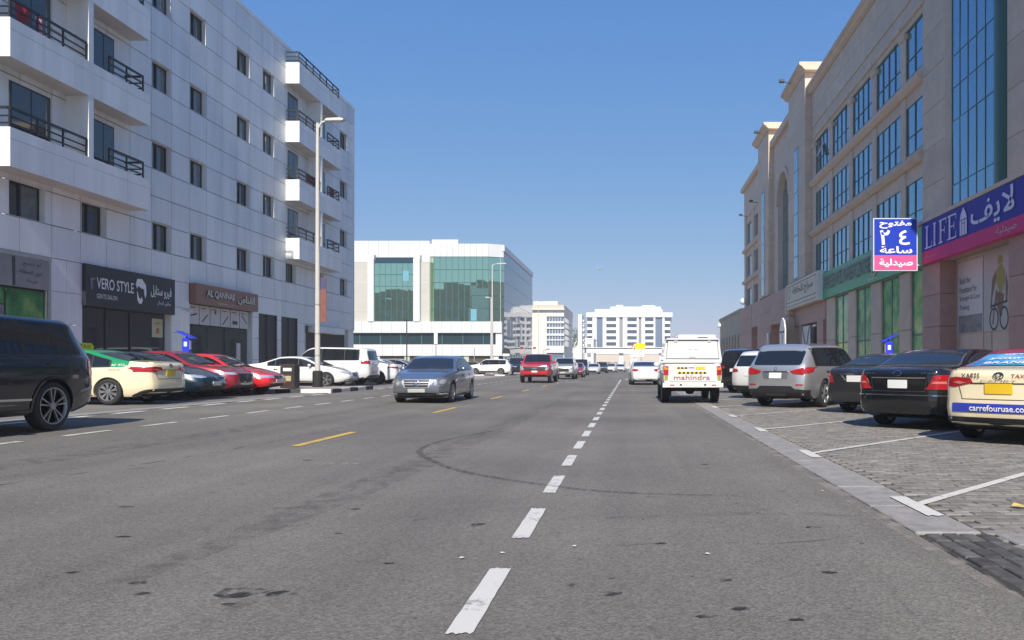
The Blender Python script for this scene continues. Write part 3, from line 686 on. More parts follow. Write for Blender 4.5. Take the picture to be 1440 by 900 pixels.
# small fittings on the panels
tag(MB().box(LX + .002, LX + .3, 34.62, 34.7, 3.62, 3.68).box(LX + .22, LX + .36, 34.5, 34.8, 3.55, 3.64).build('security_camera', M('camera_white', (.6, .6, .6), .4)), 'white security camera on the panels between the black and brown signs', 'camera')
def wall_unit(y, z, lab):
    mb = MB(); mb.box(LX + .002, LX + .14, y, y + .34, z, z + .3); mb.lathe([(.1, .14), (.1, .18), (.02, .2)], 12, 'X', (LX, y + .17, z + .15)); return tag(mb.build('wall_box', MDARKM), lab, 'wall box')
wall_unit(34.05, .95, 'small dark socket box low on the panels right of the salon'); wall_unit(41.25, .9, 'small dark socket box low on the panels right of the brown sign shop')

# ------------------------------------------------------------------ right stone building
RX = 12.5
rb_ = empty('stone_building', (RX, 50, 0), 0, 'long beige stone building with blue glass windows, arched centre and shops on the right', 'building')
OFF = Vector((RX, 50, 0))
def G(name, x0, x1, y0, y1, z0, z1, mat, parent=None, bev=0.0):
    o = piece(name, x0, x1, y0, y1, z0, z1, mat, parent or rb_, bev)
    if parent is None or parent is rb_: o.location -= OFF
    return o
def GM(name, mb, mat, parent=None):
    mb.v = [(v[0] - OFF.x, v[1] - OFF.y, v[2] - OFF.z) for v in mb.v]; return mb.build(name, mat, parent or rb_)
G('core_wall', RX + .62, 34, 16, 84.8, 0, 19.9, MSTONE)
def courses(name, x0, x1, y0, y1, z0, z1, ch, mat, yl=None, bond=False, bev=.012, gap_=.012):
    n = max(1, round((z1 - z0) / ch)); c = (z1 - z0) / n
    for i in range(n):
        m = max(1, round((y1 - y0) / yl)) if yl else 1; w = (y1 - y0) / m
        for j in range(m): G(name, x0, x1, y0 + j * w + gap_ / 2, y0 + (j + 1) * w - gap_ / 2, z0 + i * c + gap_ / 2, z0 + (i + 1) * c - gap_ / 2, mat, None, bev)
# near wing: wall above windows, bands, pilasters, windows
BAYS = [(33.2, 35.3), (35.95, 39.5), (40.15, 43.7), (44.4, 48.05), (48.75, 52.4)]
ROWS = [(7.15, 9.3), (10.62, 12.8), (14.1, 16.3)]
courses('stone_panel', RX, RX + .6, 33.15, 53.4, 17.45, 19.75, 1.15, MSTONE, 2.1)
G('lintel_band', RX + .05, RX + .6, 33.15, 53.4, 16.75, 17.44, MSTONE)
GM('cornice', MB().prism([(RX - .42, 20.25), (RX - .42, 20.05), (RX - .30, 20.0), (RX - .2, 19.85), (RX - .02, 19.78), (RX + .6, 19.78), (RX + .6, 20.3), (RX - .38, 20.3)], 16, 53.4, 1) , MSTONE)
edges = [33.15] + [v for b in BAYS for v in b] + [53.4]
piers = [(33.15, 33.2)] + [(BAYS[i][1], BAYS[i + 1][0]) for i in range(4)] + [(52.4, 53.4)]
for a, b in piers[1:]:
    for (z0, z1) in ((7.05, 9.95), (9.95, 13.35), (13.35, 16.75)): G('pilaster', RX + .02 if b - a < 1 else RX + .03, RX + .6, a, b, z0 + .006, z1 - .006, MSTONE, None, .03)
    G('pilaster_cap', RX - .06, RX + .5, a - .06, b + .06, 16.0, 16.28, MSTONE, None, .03)
for (a, b) in BAYS:
    G('hood_mould', RX - .10, RX + .3, a - .25, b + .25, 16.55, 16.74, MSTONE, None, .03)
    G('window_head', RX + .02, RX + .6, a, b, 16.30, 16.76, MSTONE)
    for z1, zn in ((9.3, 10.62), (12.8, 14.1)):
        G('spandrel', RX + .10, RX + .6, a, b, z1, zn, MSTONE)
    for (z0, z1) in ROWS:
        w, n = b - a, (4 if b - a > 3 else 2)
        f = MB(); t = .024; xg = RX + .13
        for i in range(n + 1): yy = a + w * i / n; yy = min(max(yy, a + t / 2), b - t / 2); f.box(xg - .05, xg + .05, yy - t / 2, yy + t / 2, z0, z1)
        for zz in (z0 + t / 2, z0 + (z1 - z0) * .36, z1 - t / 2): f.box(xg - .04, xg + .04, a, b, zz - t / 2, zz + t / 2)
        wo = GM('window', f, MTEALFR)
        for i in range(n):
            for (p0, p1) in ((z0 + t, z0 + (z1 - z0) * .36 - t / 2), (z0 + (z1 - z0) * .36 + t / 2, z1 - t)):
                p = piece('pane', xg - .005, xg + .005, a + w * i / n + t / 2, a + w * (i + 1) / n - t / 2, p0, p1, MBLUEG, wo); p.location -= OFF
                p.rotation_euler = (0, rnd.gauss(0, .004), rnd.gauss(0, .004))
for zc in (9.95, 13.35):
    GM('sill_cornice', MB().prism([(RX - .22, zc + .30), (RX - .22, zc + .18), (RX - .10, zc + .06), (RX - .02, zc), (RX + .3, zc), (RX + .3, zc + .38), (RX - .18, zc + .38)], 33.15, 53.38, 1), MSTONE)
# open sashes in the far bay and tower
def sash(y, z, lab):
    mb = MB(); mb.add([(RX + .2, y, z), (RX + .2, y + .7, z), (RX - .25, y + .7, z - 1.0), (RX - .25, y, z - 1.0), (RX + .24, y, z), (RX + .24, y + .7, z), (RX - .21, y + .7, z - 1.0), (RX - .21, y, z - 1.0)], [(0, 1, 2, 3), (7, 6, 5, 4), (0, 4, 5, 1), (1, 5, 6, 2), (2, 6, 7, 3), (3, 7, 4, 0)])
    return GM('open_sash', mb, M('sash_pale', (.6, .62, .62), .2))
sash(50.4, 15.9, ''); 
# wide pier, glass bay with rounded green sides, near wall
courses('stone_panel', RX, RX + .6, 30.75, 33.13, 7.05, 19.75, 1.55, MSTONE)
GM('rounded_jamb', MB().lathe([(.42, 7.05), (.42, 19.75)], 24, 'Z', (RX + .42, 30.8, 0)), MSTONE)
GM('rounded_jamb', MB().lathe([(.75, 7.05), (.75, 19.75)], 28, 'Z', (RX + .62, 26.2, 0)), MGREENC, )
f = MB(); cols_ = [26.9 + i * (30.45 - 26.9) / 5 for i in range(6)]; rws = [7.05, 8.2, 10.7, 12.0, 13.25, 15.6, 16.9, 18.2, 19.75]
xg = RX + .16
for yy in cols_: f.box(xg - .02, xg + .06, yy - .02, yy + .02, 7.05, 19.75)
for zz in rws[1:-1]: f.box(xg - .015, xg + .05, 26.9, 30.45, zz - .02, zz + .02)
bay = GM('curtain_wall', f, MTEALFR)
for i in range(5):
    for j in range(8):
        p = piece('pane', xg + .0, xg + .01, cols_[i] + .02, cols_[i + 1] - .02, rws[j] + .02, rws[j + 1] - .02, MBLUEG, bay); p.location -= OFF; p.rotation_euler = (0, rnd.gauss(0, .003), rnd.gauss(0, .003))
courses('stone_panel', RX, RX + .6, 16.5, 25.7, 7.05, 19.75, 1.55, MSTONE, 3.0)
# arched centre with two towers
TX = RX - .45
def tower(y0, y1, ztop):
    courses('stone_panel', TX, RX + .6, y0, y1, 7.3, ztop - .55, 1.5, MSTONE, (y1 - y0) / 2)
    GM('tower_cornice', MB().prism([(TX - .5, ztop - .02), (TX - .5, ztop - .2), (TX - .36, ztop - .26), (TX - .2, ztop - .45), (TX - .06, ztop - .54), (RX + 1.6, ztop - .54), (RX + 1.6, ztop), (TX - .46, ztop)], y0 - .5, y1 + .5, 1), MSTONE)
    G('tower_back', RX + .6, RX + 1.5, y0 + .1, y1 - .1, 18, ztop - .55, MSTONE)
    yc = (y0 + y1) / 2
    fr_ = GM('slot_window', MB().box(TX - .02, TX + .06, yc - .65, yc + .65, 7.4, 16.9), MTEALFR)
    for i in range(6):
        for s in (-1, 1):
            p = piece('pane', TX - .03, TX - .021, yc + (.02 if s > 0 else -.6), yc + (.6 if s > 0 else -.02), 7.5 + i * 1.55, 8.97 + i * 1.55, MBLUEG, fr_); p.location -= OFF
tower(53.42, 59.0, 21.9); tower(67.5, 73.0, 22.2)
G('centre_wall', RX + .02, RX + .6, 59.0, 60.9, 7.3, 20.1, MSTONE); G('centre_wall', RX + .02, RX + .6, 65.6, 67.5, 7.3, 20.1, MSTONE)
arch_o = [(60.9, 7.3)] + [(63.25 - 2.35 * math.cos(math.pi * i / 16), 14.6 + 2.35 * math.sin(math.pi * i / 16)) for i in range(17)] + [(65.6, 7.3)]
mb = MB(); top_ = 20.1
for i in range(1, 17): a, b = arch_o[i], arch_o[i + 1]; mb.prism([(a[0], a[1]), (b[0], b[1]), (b[0], top_), (a[0], top_)], RX + .025, RX + .6, 0)
GM('arch_wall', mb, MSTONE)
mb = MB()
for i in range(1, 17):
    a, b = arch_o[i], arch_o[i + 1]
    def sc(p, s): return (63.25 + (p[0] - 63.25) * s, 14.6 + (p[1] - 14.6) * s)
    mb.prism([a, b, sc(b, 1.16), sc(a, 1.16)], RX - .12, RX + .02, 0)
GM('arch_moulding', mb, MSTONE)
G('centre_cornice', RX - .35, RX + .6, 59.0, 67.5, 20.1, 20.65, MSTONE, None, .06)
f = GM('arch_window', MB().box(RX + .45, RX + .5, 60.9, 65.6, 7.3, 17.1), MTEALFR)
for i in range(4):
    for j in range(7): p = piece('pane', RX + .43, RX + .445, 60.95 + i * 1.17, 62.07 + i * 1.17, 7.4 + j * 1.38, 8.7 + j * 1.38, MBLUEG, f); p.location -= OFF
# far wing
courses('stone_panel', RX, RX + .6, 73.0, 84.9, 17.0, 20.0, 1.5, MSTONE, 3.9)
G('cornice', RX - .38, RX + .6, 73.4, 85.2, 20.0, 20.5, MSTONE, None, .08)
for a, b in ((73.0, 75.0), (78.6, 80.0), (83.6, 84.9)): G('pilaster', RX + .02, RX + .6, a, b, 7.3, 17.0, MSTONE)
for a, b in ((75.0, 78.6), (80.0, 83.6)):
    for z0, z1 in ROWS: G('window', RX + .25, RX + .3, a, b, z0, z1, MBLUEG)
    for z1, zn in ((9.3, 10.62), (12.8, 14.1), (16.3, 17.0)): G('spandrel', RX + .1, RX + .6, a, b, z1, zn, MSTONE)
for zc in (9.95, 13.35): G('sill_cornice', RX - .22, RX + .3, 73.0, 85.1, zc, zc + .35, MSTONE, None, .06)
# pink granite base
courses('granite_block', TX, RX + .6, 59.8, 62.0, .13, 7.2, 1.4, MPINK); courses('granite_block', TX, RX + .6, 66.5, 73.4, .13, 7.2, 1.4, MPINK, 3.4)
G('granite_block', TX, RX + .6, 62.0, 66.5, 4.6, 7.2, MPINK); courses('granite_block', TX - .02, RX + .6, 76.8, 85.0, .13, 7.25, 1.4, MPINK, 2.7); G('granite_block', TX, RX + .6, 73.4, 76.8, 4.9, 7.2, MPINK)
G('recess_wall', RX + .3, RX + .5, 62.0, 66.5, .13, 4.6, MSTONE); G('recess_wall', RX + .35, RX + .55, 73.4, 76.8, .13, 4.9, MPINK)
courses('round_column_block', TX - .15, RX + .6, 59.0, 59.8, .13, 7.3, 2.4, MSTONE, None, False, .2)
# barber shop part, Y 50..59
G('granite_lintel', RX, RX + .6, 49.6, 59.0, 4.1, 7.2, MPINK); courses('granite_block', RX - .12, RX + .6, 49.75, 51.4, .13, 4.1, 1.3, MPINK); courses('granite_block', RX, RX + .6, 56.6, 57.4, .13, 4.1, 1.3, MPINK)
G('shop_window', RX + .4, RX + .45, 51.4, 56.6, .13, 4.1, MGLASSD); G('shop_window', RX + .4, RX + .45, 57.4, 59.0, .13, 4.1, MGLASSD)
for (a, m_) in ((52.0, MPOSTER), (54.3, MPOSTER)): G('window_poster', RX + .37, RX + .39, a, a + 1.2, .6, 3.9, m_)
G('window_poster', RX + .35, RX + .365, 51.9, 52.6, 1.0, 3.0, M('print_orange2', (.55, .16, .06), .5))
# green shop
for a, b in ((34.55, 35.95), (38.6, 40.2), (42.95, 44.4), (47.3, 49.3)): courses('shop_pier', RX - .02, RX + .6, a, b, .13, 5.36, 2.6, MSTONE, None, False, .03)
pts_ = [33.1, 34.55, 35.95, 38.6, 40.2, 42.95, 44.4, 47.3, 49.3, 49.7]
for a, b in ((33.1, 34.55), (35.95, 38.6), (40.2, 42.95), (44.4, 47.3)):
    f = MB(); n = 1 if b - a < 1.6 else 2
    for i in range(n + 1): yy = min(max(a + (b - a) * i / n, a + .03), b - .03); f.box(RX + .08, RX + .16, yy - .03, yy + .03, .13, 5.36)
    for zz in (.16, 2.5, 5.3): f.box(RX + .08, RX + .16, a, b, zz - .03, zz + .03)
    wo = GM('shop_window', f, MTEALFR)
    for i in range(n):
        for z0, z1 in ((.2, 2.46), (2.54, 5.26)): p = piece('pane', RX + .11, RX + .13, a + (b - a) * i / n + .03, a + (b - a) * (i + 1) / n - .03, z0, z1, MGFILM, wo); p.location -= OFF
G('sign_backing', RX + .06, RX + .6, 33.15, 49.6, 5.36, 7.05, MSTONE)
# pharmacy shopfront
courses('granite_block', RX - .03, RX + .64, 31.2, 33.08, .13, 5.36, 1.42, MPINK); courses('granite_block', RX - .03, RX + .64, 16.6, 25.55, .13, 5.36, 1.42, MPINK, 3.0)
G('shop_lintel', RX + .02, RX + .64, 16.5, 33.1, 5.36, 7.05, MPINK)
G('shopfront', RX + .70, RX + .75, 25.55, 31.2, .13, 5.36, MGLASSD)
MFRM = M('shop_frame_grey', (.25, .26, .27), .4, metal=.5)
for yy in (25.6, 26.35, 28.1, 28.75, 30.9, 31.12): G('shop_mullion', RX + .62, RX + .70, yy - .03, yy + .03, .13, 5.3, MFRM)
G('shop_mullion', RX + .63, RX + .70, 25.6, 31.1, 2.3, 2.36, MFRM)
# cornice ledge under the stone pier over the signs
GM('sign_ledge', MB().prism([(RX - .34, 7.06), (RX + .02, 7.06), (RX + .02, 7.26), (RX - .34, 7.2)], 16.5, 33.12, 1), MSTONE)

# signs on the right building
ls_ = MB().box(RX - .30, RX - .02, 16.6, 32.42, 5.86, 7.04).build('pharmacy_sign', MNAVY); tag(ls_, 'long navy and magenta pharmacy fascia sign with white LIFE lettering', 'sign')
MB().box(RX - .30, RX - .02, 16.6, 32.42, 5.36, 5.858).build('lower_band', MMAG, ls_)
def serif(name, ch, y, z, w, h, parent):
    """serif capitals drawn from strokes; runs towards -Y"""
    s, t = .26 * h * .66, .06 * h; P = []
    def rc(x0, x1, z0, z1): P.append([(x0, z0), (x1, z0), (x1, z1), (x0, z1)])
    xs = w * .16; rc(xs, xs + s, t, h - t)
    rc(0, xs + s + w * .14, 0, t); rc(0, xs + s + w * .14, h - t, h)
    if ch in 'LE': rc(xs + s + w * .14, w, 0, t); P.append([(w - .05, t), (w, t), (w, .28 * h), (w - .03, .28 * h)])
    if ch in 'FE': rc(xs + s + w * .14, w, h - t, h); P.append([(w - .05, h - t), (w - .03, h - .24 * h), (w, h - .24 * h), (w, h - t)]); rc(xs + s, w * .78, .49 * h, .49 * h + t); rc(w * .74, w * .80, .38 * h, .66 * h)
    return poly_obj(name, P, (RX - .30, y, z), (0, -1, 0), MLAV, parent, depth=.03)
yy = 31.98
for ch, w_ in (('L', .74), ('I', .46), ('F', .74), ('E', .80)): serif('lettering', ch, yy, 5.94, w_, .92, ls_); yy -= w_ + .10
poly_obj('lamp_emblem', [[(0, 0), (.16, 0), (.16, .55), (0, .55)], [(.44, 0), (.60, 0), (.60, .55), (.44, .55)], [(.2, .0), (.4, 0), (.4, .42), (.2, .42)], [(0, .58), (.60, .58), (.52, .78), (.30, 1.02), (.08, .78)], [(.2, .45), (.4, .45), (.4, .55), (.2, .55)]], (RX - .30, 28.62, 5.92), (0, -1, 0), MLAV, ls_, depth=.03)
text_obj('lettering', 'لايف', (RX - .30, 27.7, 5.93), (0, -1, 0), 3.15, 1.02, MLAV, ls_, ar=True, bold=.012, depth=.03)
text_obj('lettering', 'صيدلية', (RX - .30, 25.8, 5.45), (0, -1, 0), 1.35, .30, M('sign_letter_rose', (.6, .4, .5), .4), ls_, ar=True, depth=.012); text_obj('lettering', 'Pharmacy', (RX - .30, 32.0, 5.44), (0, -1, 0), 1.35, .24, M('sign_letter_dim', (.50, .16, .26), .4), ls_, depth=.012)
gs = MB().box(RX - .22, RX + .04, 32.5, 49.62, 5.38, 7.03).build('shop_sign', MGRS); tag(gs, 'long green fascia sign with dark raised letters and a gold flame emblem', 'sign')
text_obj('lettering', 'UAESERVICE INVESTCENTRE', (RX - .22, 49.0, 5.93), (0, -1, 0), 9.3, .82, M('sign_letter_darkgreen', (.03, .06, .06), .35), gs, bold=.012, depth=.10); text_obj('letter_edge', 'UAESERVICE INVESTCENTRE', (RX - .22, 48.93, 5.96), (0, -1, 0), 9.3, .82, M('sign_letter_silver', (.22, .30, .28), .4), gs, bold=.012, depth=.04)
poly_obj('flame_emblem', ring2(.55, .62, .52, .62, .13, 22) + [[(.45, 1.2), (.65, 1.2), (.60, 1.5)]], (RX - .22, 39.5, 5.62), (0, -1, 0), MGOLD, gs, depth=.04)
text_obj('lettering', 'Services', (RX - .22, 40.0, 5.5), (0, -1, 0), 1.5, .14, MWS, gs)
bs = MB().box(RX - .55, RX - .14, 49.45, 59.3, 5.35, 7.22).build('shop_sign', MBEIS); tag(bs, 'beige barber sign box with black Arabic lettering, white near end', 'sign')
MB().box(RX - .56, RX - .13, 49.40, 49.448, 5.34, 7.23).build('end_panel', MWS, bs)
text_obj('lettering', 'سراج للحلاقة', (RX - .55, 57.0, 6.12), (0, -1, 0), 6.3, .75, MDKP, bs, ar=True, bold=.012)
poly_obj('sign_border', [[(0, 0), (9.2, 0), (9.2, .05), (0, .05)], [(0, 1.2), (9.2, 1.2), (9.2, 1.25), (0, 1.25)], [(0, .05), (.05, .05), (.05, 1.2), (0, 1.2)], [(9.15, .05), (9.2, .05), (9.2, 1.2), (9.15, 1.2)], [(0, -.28), (9.2, -.28), (9.2, -.24), (0, -.24)]], (RX - .55, 59.0, 5.8), (0, -1, 0), MDKP, bs, depth=.006)
poly_obj('face_emblem', ring2(.5, .4, .42, .4, .07, 14), (RX - .55, 58.6, 6.08), (0, -1, 0), MDKP, bs, depth=.006)
# projecting 24 hour sign
hs = MB().box(10.15, 12.0, 32.35, 32.6, 5.10, 7.30).build('projecting_sign', M('sign_frame_pale', (.62, .62, .66), .4)); tag(hs, 'projecting blue and pink 24-hour pharmacy sign in Arabic', 'sign')
MB().box(10.19, 11.96, 32.335, 32.35, 5.75, 7.26).build('blue_field', MBLUE, hs); MB().box(10.19, 11.96, 32.335, 32.35, 5.14, 5.748).build('pink_field', MPK, hs)
text_obj('lettering', 'مفتوح', (10.40, 32.335, 6.86), (1, 0, 0), 1.35, .33, MWS, hs, ar=True, bold=.03, depth=.006)
text_obj('lettering', '\u0662', (10.42, 32.335, 6.18), (1, 0, 0), .42, .62, MWS, hs, bold=.03, depth=.006); text_obj('lettering', '\u0664', (11.22, 32.335, 6.18), (1, 0, 0), .46, .62, MWS, hs, bold=.015, depth=.006)
text_obj('lettering', 'ساعة', (10.42, 32.335, 5.83), (1, 0, 0), 1.35, .30, MWS, hs, ar=True, bold=.03, depth=.006); text_obj('lettering', 'صيدلية', (10.40, 32.335, 5.25), (1, 0, 0), 1.4, .36, MWS, hs, ar=True, bold=.03, depth=.006)
MB().tube((12.0, 32.47, 5.35), (12.32, 32.6, 5.35), .03).tube((12.0, 32.47, 7.15), (12.5, 32.6, 7.15), .02).build('bracket', MWS, hs)
# poster with the cyclist, in the pharmacy window
cp = MB().box(RX + .58, RX + .60, 28.75, 30.9, 2.4, 5.2).build('window_poster', MPOSTER); tag(cp, 'grey poster with four short lines of black text in the pharmacy window', 'poster')
for i, t in enumerate(('Build the', 'Foundation For', 'Strength & Core', 'Training')): text_obj('lettering', t, (RX + .58, 30.75, 4.35 - .36 * i), (0, -1, 0), (.95, 1.5, 1.75, .85)[i], .24, MDKP, cp, depth=.004)
MB().box(RX + .575, RX + .578, 28.8, 30.85, 2.42, 3.1).build('poster_photo', MPOSTG, cp)
c2 = MB().box(RX + .58, RX + .60, 26.3, 28.68, 2.4, 5.3).build('window_poster', M('poster_light', (.42, .42, .41), .4)); tag(c2, 'tall poster of a cyclist in a yellow jersey in the pharmacy window', 'poster')
O_ = (RX + .58, 28.6, 2.4)
poly_obj('helmet_print', [[(1.0, 2.45), (1.1, 2.65), (1.3, 2.66), (1.42, 2.5), (1.38, 2.36), (1.08, 2.34)]], O_, (0, -1, 0), MYELP, c2, depth=.004)
poly_obj('jersey_print', [[(.88, 1.8), (1.0, 2.18), (1.12, 2.32), (1.34, 2.32), (1.52, 2.1), (1.58, 1.75), (1.42, 1.4), (1.28, 1.3), (1.1, 1.45)]], O_, (0, -1, 0), MYELP, c2, depth=.005)
poly_obj('rider_print', [[(.62, 1.9), (.95, 2.2), (.9, 1.8), (.62, 1.2), (.55, .75), (.45, .8)], [(1.5, 1.25), (1.1, 1.4), (.95, .9), (1.2, .45), (1.35, .5)], [(1.62, 2.05), (1.8, 1.5), (1.7, .95), (1.62, 1.0), (1.6, 1.6)], [(.9, 1.5), (1.1, 1.3), (.8, .7), (.7, .2), (.6, .25)]], O_, (0, -1, 0), MSKIN, c2, depth=.003)
poly_obj('bicycle_print', ring2(.75, .42, .36, .42, .08, 16) + ring2(1.5, .42, .33, .42, .08, 16) + [[(.5, .85), (1.75, .95), (1.75, 1.03), (.5, .93)]], O_, (0, -1, 0), MDKP, c2, depth=.006)
# floodlights on the parapets, wall lamp
def flood(x, y, z, lab):
    mb = MB(); mb.tube((x + .6, y, z - .1), (x, y, z), .03).box(x - .22, x + .12, y - .18, y + .18, z - .02, z + .16); return tag(mb.build('floodlight', MDARKM), lab, 'floodlight')
flood(TX - 1.0, 56.2, 21.7, 'floodlight on the taller stone tower cornice'); flood(TX - .7, 69.5, 22.0, 'floodlight on the farther stone tower cornice'); flood(RX - .6, 76, 17.2, 'floodlight under the far wing cornice'); flood(RX - .6, 83, 17.2, 'floodlight at the end of the far wing')
mb = MB(); bm_ = [(.02, -.35), (.28, -.25), (.36, 0), (.28, .25), (.02, .35)]; mb.lathe(bm_, 16, 'Z', (TX - .3, 80.5, 7.8)); tag(mb.build('globe_lamp', M('globe_white', (.75, .75, .75), .4)), 'white globe lamp above the pink granite base', 'lamp')
# white arched barber display and crossed-scissor banners
ad_ = MB().prism([(57.6, .3), (59.6, .3), (59.6, 3.9), (59.2, 4.5), (58.6, 4.75), (58.0, 4.5), (57.6, 3.9)], TX - .55, TX - .45, 0).build('arched_display', MWS); tag(ad_, 'white arched shop display standing before the grey column', 'display')
for z in (1.0, 2.3, 3.6): MB().box(TX - .57, TX - .55, 57.8, 59.4, z, z + .16).build('display_band', MDKP, ad_)
MB().box(TX - .58, TX - .55, 58.52, 58.66, .4, 4.6).build('display_strip', M('print_grey', (.3, .3, .3)), ad_)
for (y0, y1, lab, xx) in ((53.6, 56.2, 'white banner with a dark crossed X under the beige barber sign', RX - .02), (66.6, 68.4, 'white banner with a dark crossed X on the pink granite wall', TX - .06)):
    b_ = MB().box(xx - .03, xx, y0, y1, .6, 3.95).build('banner', MPOSTER); tag(b_, lab, 'banner')
    w_ = y1 - y0; poly_obj('cross_print', [[(0, 0), (.3, 0), (w_, 3.3), (w_ - .3, 3.3)], [(w_ - .3, 0), (w_, 0), (.3, 3.3), (0, 3.3)]], (xx - .03, y1, .62), (0, -1, 0), MDKP, b_, depth=.004)
# ------------------------------------------------------------------ glass office across the side street
ob = empty('office_building', (-31, 120, 0), 0, 'low white office block with large teal mirror windows beyond the side street', 'building')
OO = Vector((-31, 120, 0))
def O(name, x0, x1, y0, y1, z0, z1, mat, parent=None, bev=0.0):
    o = piece(name, x0, x1, y0, y1, z0, z1, mat, parent or ob, bev)
    if parent is None: o.location -= OO
    return o
def OM(name, mb, mat, parent=None):
    mb.v = [(v[0] - OO.x, v[1] - OO.y, v[2] - OO.z) for v in mb.v]; return mb.build(name, mat, parent or ob)
OY = 120.0; x2 = lambda px: (px - 886) * OY / 1090
O('core', -60, -20.2, OY + 1.0, 156.8, 0, 19.0, MOFFG)
def vpanels(name, x0, x1, y0, y1, z0, z1, n, mat):
    w = (x1 - x0) / n
    for i in range(n): O(name, x0 + i * w + .014, x0 + (i + 1) * w - .014, y0, y1, z0, z1, mat)
vpanels('white_panel', -60, x2(706), OY, OY + 1.0, 2.65, 4.40, 26, MOFFW); vpanels('white_panel', -60, x2(706), OY - .25, OY + 1.0, 6.2, 7.95, 26, MOFFW)
O('ribbon_window', -60, x2(697), OY + .3, OY + .5, 4.40, 6.2, MTEALD)
for i in range(12): O('ribbon_mullion', -58 + i * 3.2, -57.9 + i * 3.2, OY + .24, OY + .3, 4.42, 6.18, MTEALFR)
O('ribbon_end', x2(697), x2(706), OY, OY + 1.0, 4.41, 6.19, MOFFW)
O('ground_window', -60, x2(704), OY + .5, OY + .7, .2, 2.65, M('ground_glass', (.10, .085, .06), .15))
for i in range(9): O('ground_pier', -58 + i * 4.6, -57.2 + i * 4.6, OY + .2, OY + .9, .15, 2.65, MOFFG if i % 2 else MOFFW)
O('base_wall', -60, x2(706), OY - .6, OY - .3, .1, 1.0, MOFFW)
# recessed grey panels and pilasters of the upper storeys
O('recess_panel', -60, x2(518), OY + .5, OY + 1.0, 7.95, 17.2, MOFFG); O('recess_panel', x2(591), x2(603), OY + .5, OY + 1.0, 7.95, 17.2, MOFFG)
for z in (9.8, 11.9, 14.0, 15.6):
    for a, b in ((-60, x2(518)), (x2(591), x2(603))): O('recess_joint', a, b, OY + .47, OY + .5, z, z + .06, MOFFW)
for a, b in ((518, 526.5), (582, 591)): O('pilaster', x2(a), x2(b), OY - .4, OY + 1.0, 7.95, 17.6, MOFFW)
def glazing(a, b, z0, z1, nx, nz, y, mat=MTEAL):
    X0, X1 = x2(a), x2(b); f = OM('curtain_wall', MB().box(X0, X1, y + .06, y + .1, z0, z1), MTEALFR)
    for i in range(nx):
        for j in range(nz):
            w, h = (X1 - X0) / nx, (z1 - z0) / nz
            p = piece('pane', X0 + i * w + .04, X0 + (i + 1) * w - .04, y, y + .03, z0 + j * h + .04, z0 + (j + 1) * h - .04, mat, f); p.location -= OO; p.rotation_euler = (rnd.gauss(0, .003), 0, rnd.gauss(0, .003))
    return f
glazing(526.5, 582, 7.97, 17.0, 7, 5, OY - .1); glazing(610, 687, 7.97, 18.0, 9, 5, OY + .1)
# sloped glass over the first bay
mb = MB(); mb.add([(x2(526.5), OY - .1, 17.0), (x2(582), OY - .1, 17.0), (x2(582), OY + .8, 18.0), (x2(526.5), OY + .8, 18.0)], [(0, 1, 2, 3)]); OM('sloped_glass', mb, MTEALD)
for a, b in ((518, 526.5), (582, 591)):
    mb = MB(); mb.prism([(x2(a), 17.6), (x2(b), 17.6), (x2(b), 18.3), (x2(a), 18.0)], OY - .2, OY + .9, 1); OM('pilaster_cap', mb, MOFFW)
# chamfered corner panes
for (a, b, y0, y1) in ((603.5, 610, OY + .9, OY + .1), (687, 707, OY + .1, OY + 1.3)):
    X0, X1 = x2(a), x2(b) - (.05 if a > 600 and b < 620 else 0)
    for j in range(5):
        z0, z1 = 8.0 + j * 2.0, 9.94 + j * 2.0; mb = MB(); mb.add([(X0, y0, z0), (X1, y1, z0), (X1, y1, z1), (X0, y0, z1), (X0, y0 + .05, z0), (X1, y1 + .05, z0), (X1, y1 + .05, z1), (X0, y0 + .05, z1)], [(0, 1, 2, 3), (7, 6, 5, 4), (0, 4, 5, 1), (2, 6, 7, 3)]); OM('corner_pane', mb, MTEAL)
vpanels('fascia_panel', x2(603.5), x2(686.5), OY, OY + .9, 18.02, 20.0, 10, MOFFW)
mb = MB(); mb.prism([(x2(686.6), OY), (x2(706.5), OY + 1.15), (x2(706.5), OY + 2), (x2(686.6), OY + 2)], 18.02, 20.0, 2); OM('fascia_corner', mb, MOFFW)
vpanels('fascia_panel', -60, x2(602), OY + .9, OY + 1.6, 17.3, 20.6, 18, MOFFW); vpanels('parapet_panel', x2(602), x2(640), OY + 2.2, OY + 2.6, 18.5, 21.0, 4, MOFFW)
O('roof_slab', -60, x2(708), OY + 1.0, 156.8, 19.0, 19.9, MOFFW)
# side elevation: sky-reflecting glass towards the road
sx = x2(707)
f = OM('side_wall', MB().box(sx - .25, sx - .05, OY + 1.4, 156.5, .3, 19.95), MTEALFR)
for i in range(12):
    for j in range(6):
        p = piece('pane', sx - .05, sx - .02, OY + 1.45 + i * 2.92, OY + 4.3 + i * 2.92, 3.0 + j * 2.82, 5.76 + j * 2.82, MSIDEG, f); p.location -= OO; p.rotation_euler = (0, rnd.gauss(0, .002), rnd.gauss(0, .003))
for i in range(12): O('side_pier', sx - .05, sx + .02, OY + 1.45 + i * 2.92, OY + 2.0 + i * 2.92, .2, 2.95, MOFFG)
for lab, px, z0, z1, X in (('pale blue blind behind the first teal window', 571, 14.2, 15.8, None), ('pale blue blind low in the large teal window', 666, 8.1, 9.9, None)):
    tag(MB().box(x2(px) - .45, x2(px) + .45, OY + (-.14 if px < 600 else .06), OY + (-.12 if px < 600 else .08), z0, z1).build('window_blind', M('blind_blue', (.12, .33, .42), .5)), lab, 'blind')

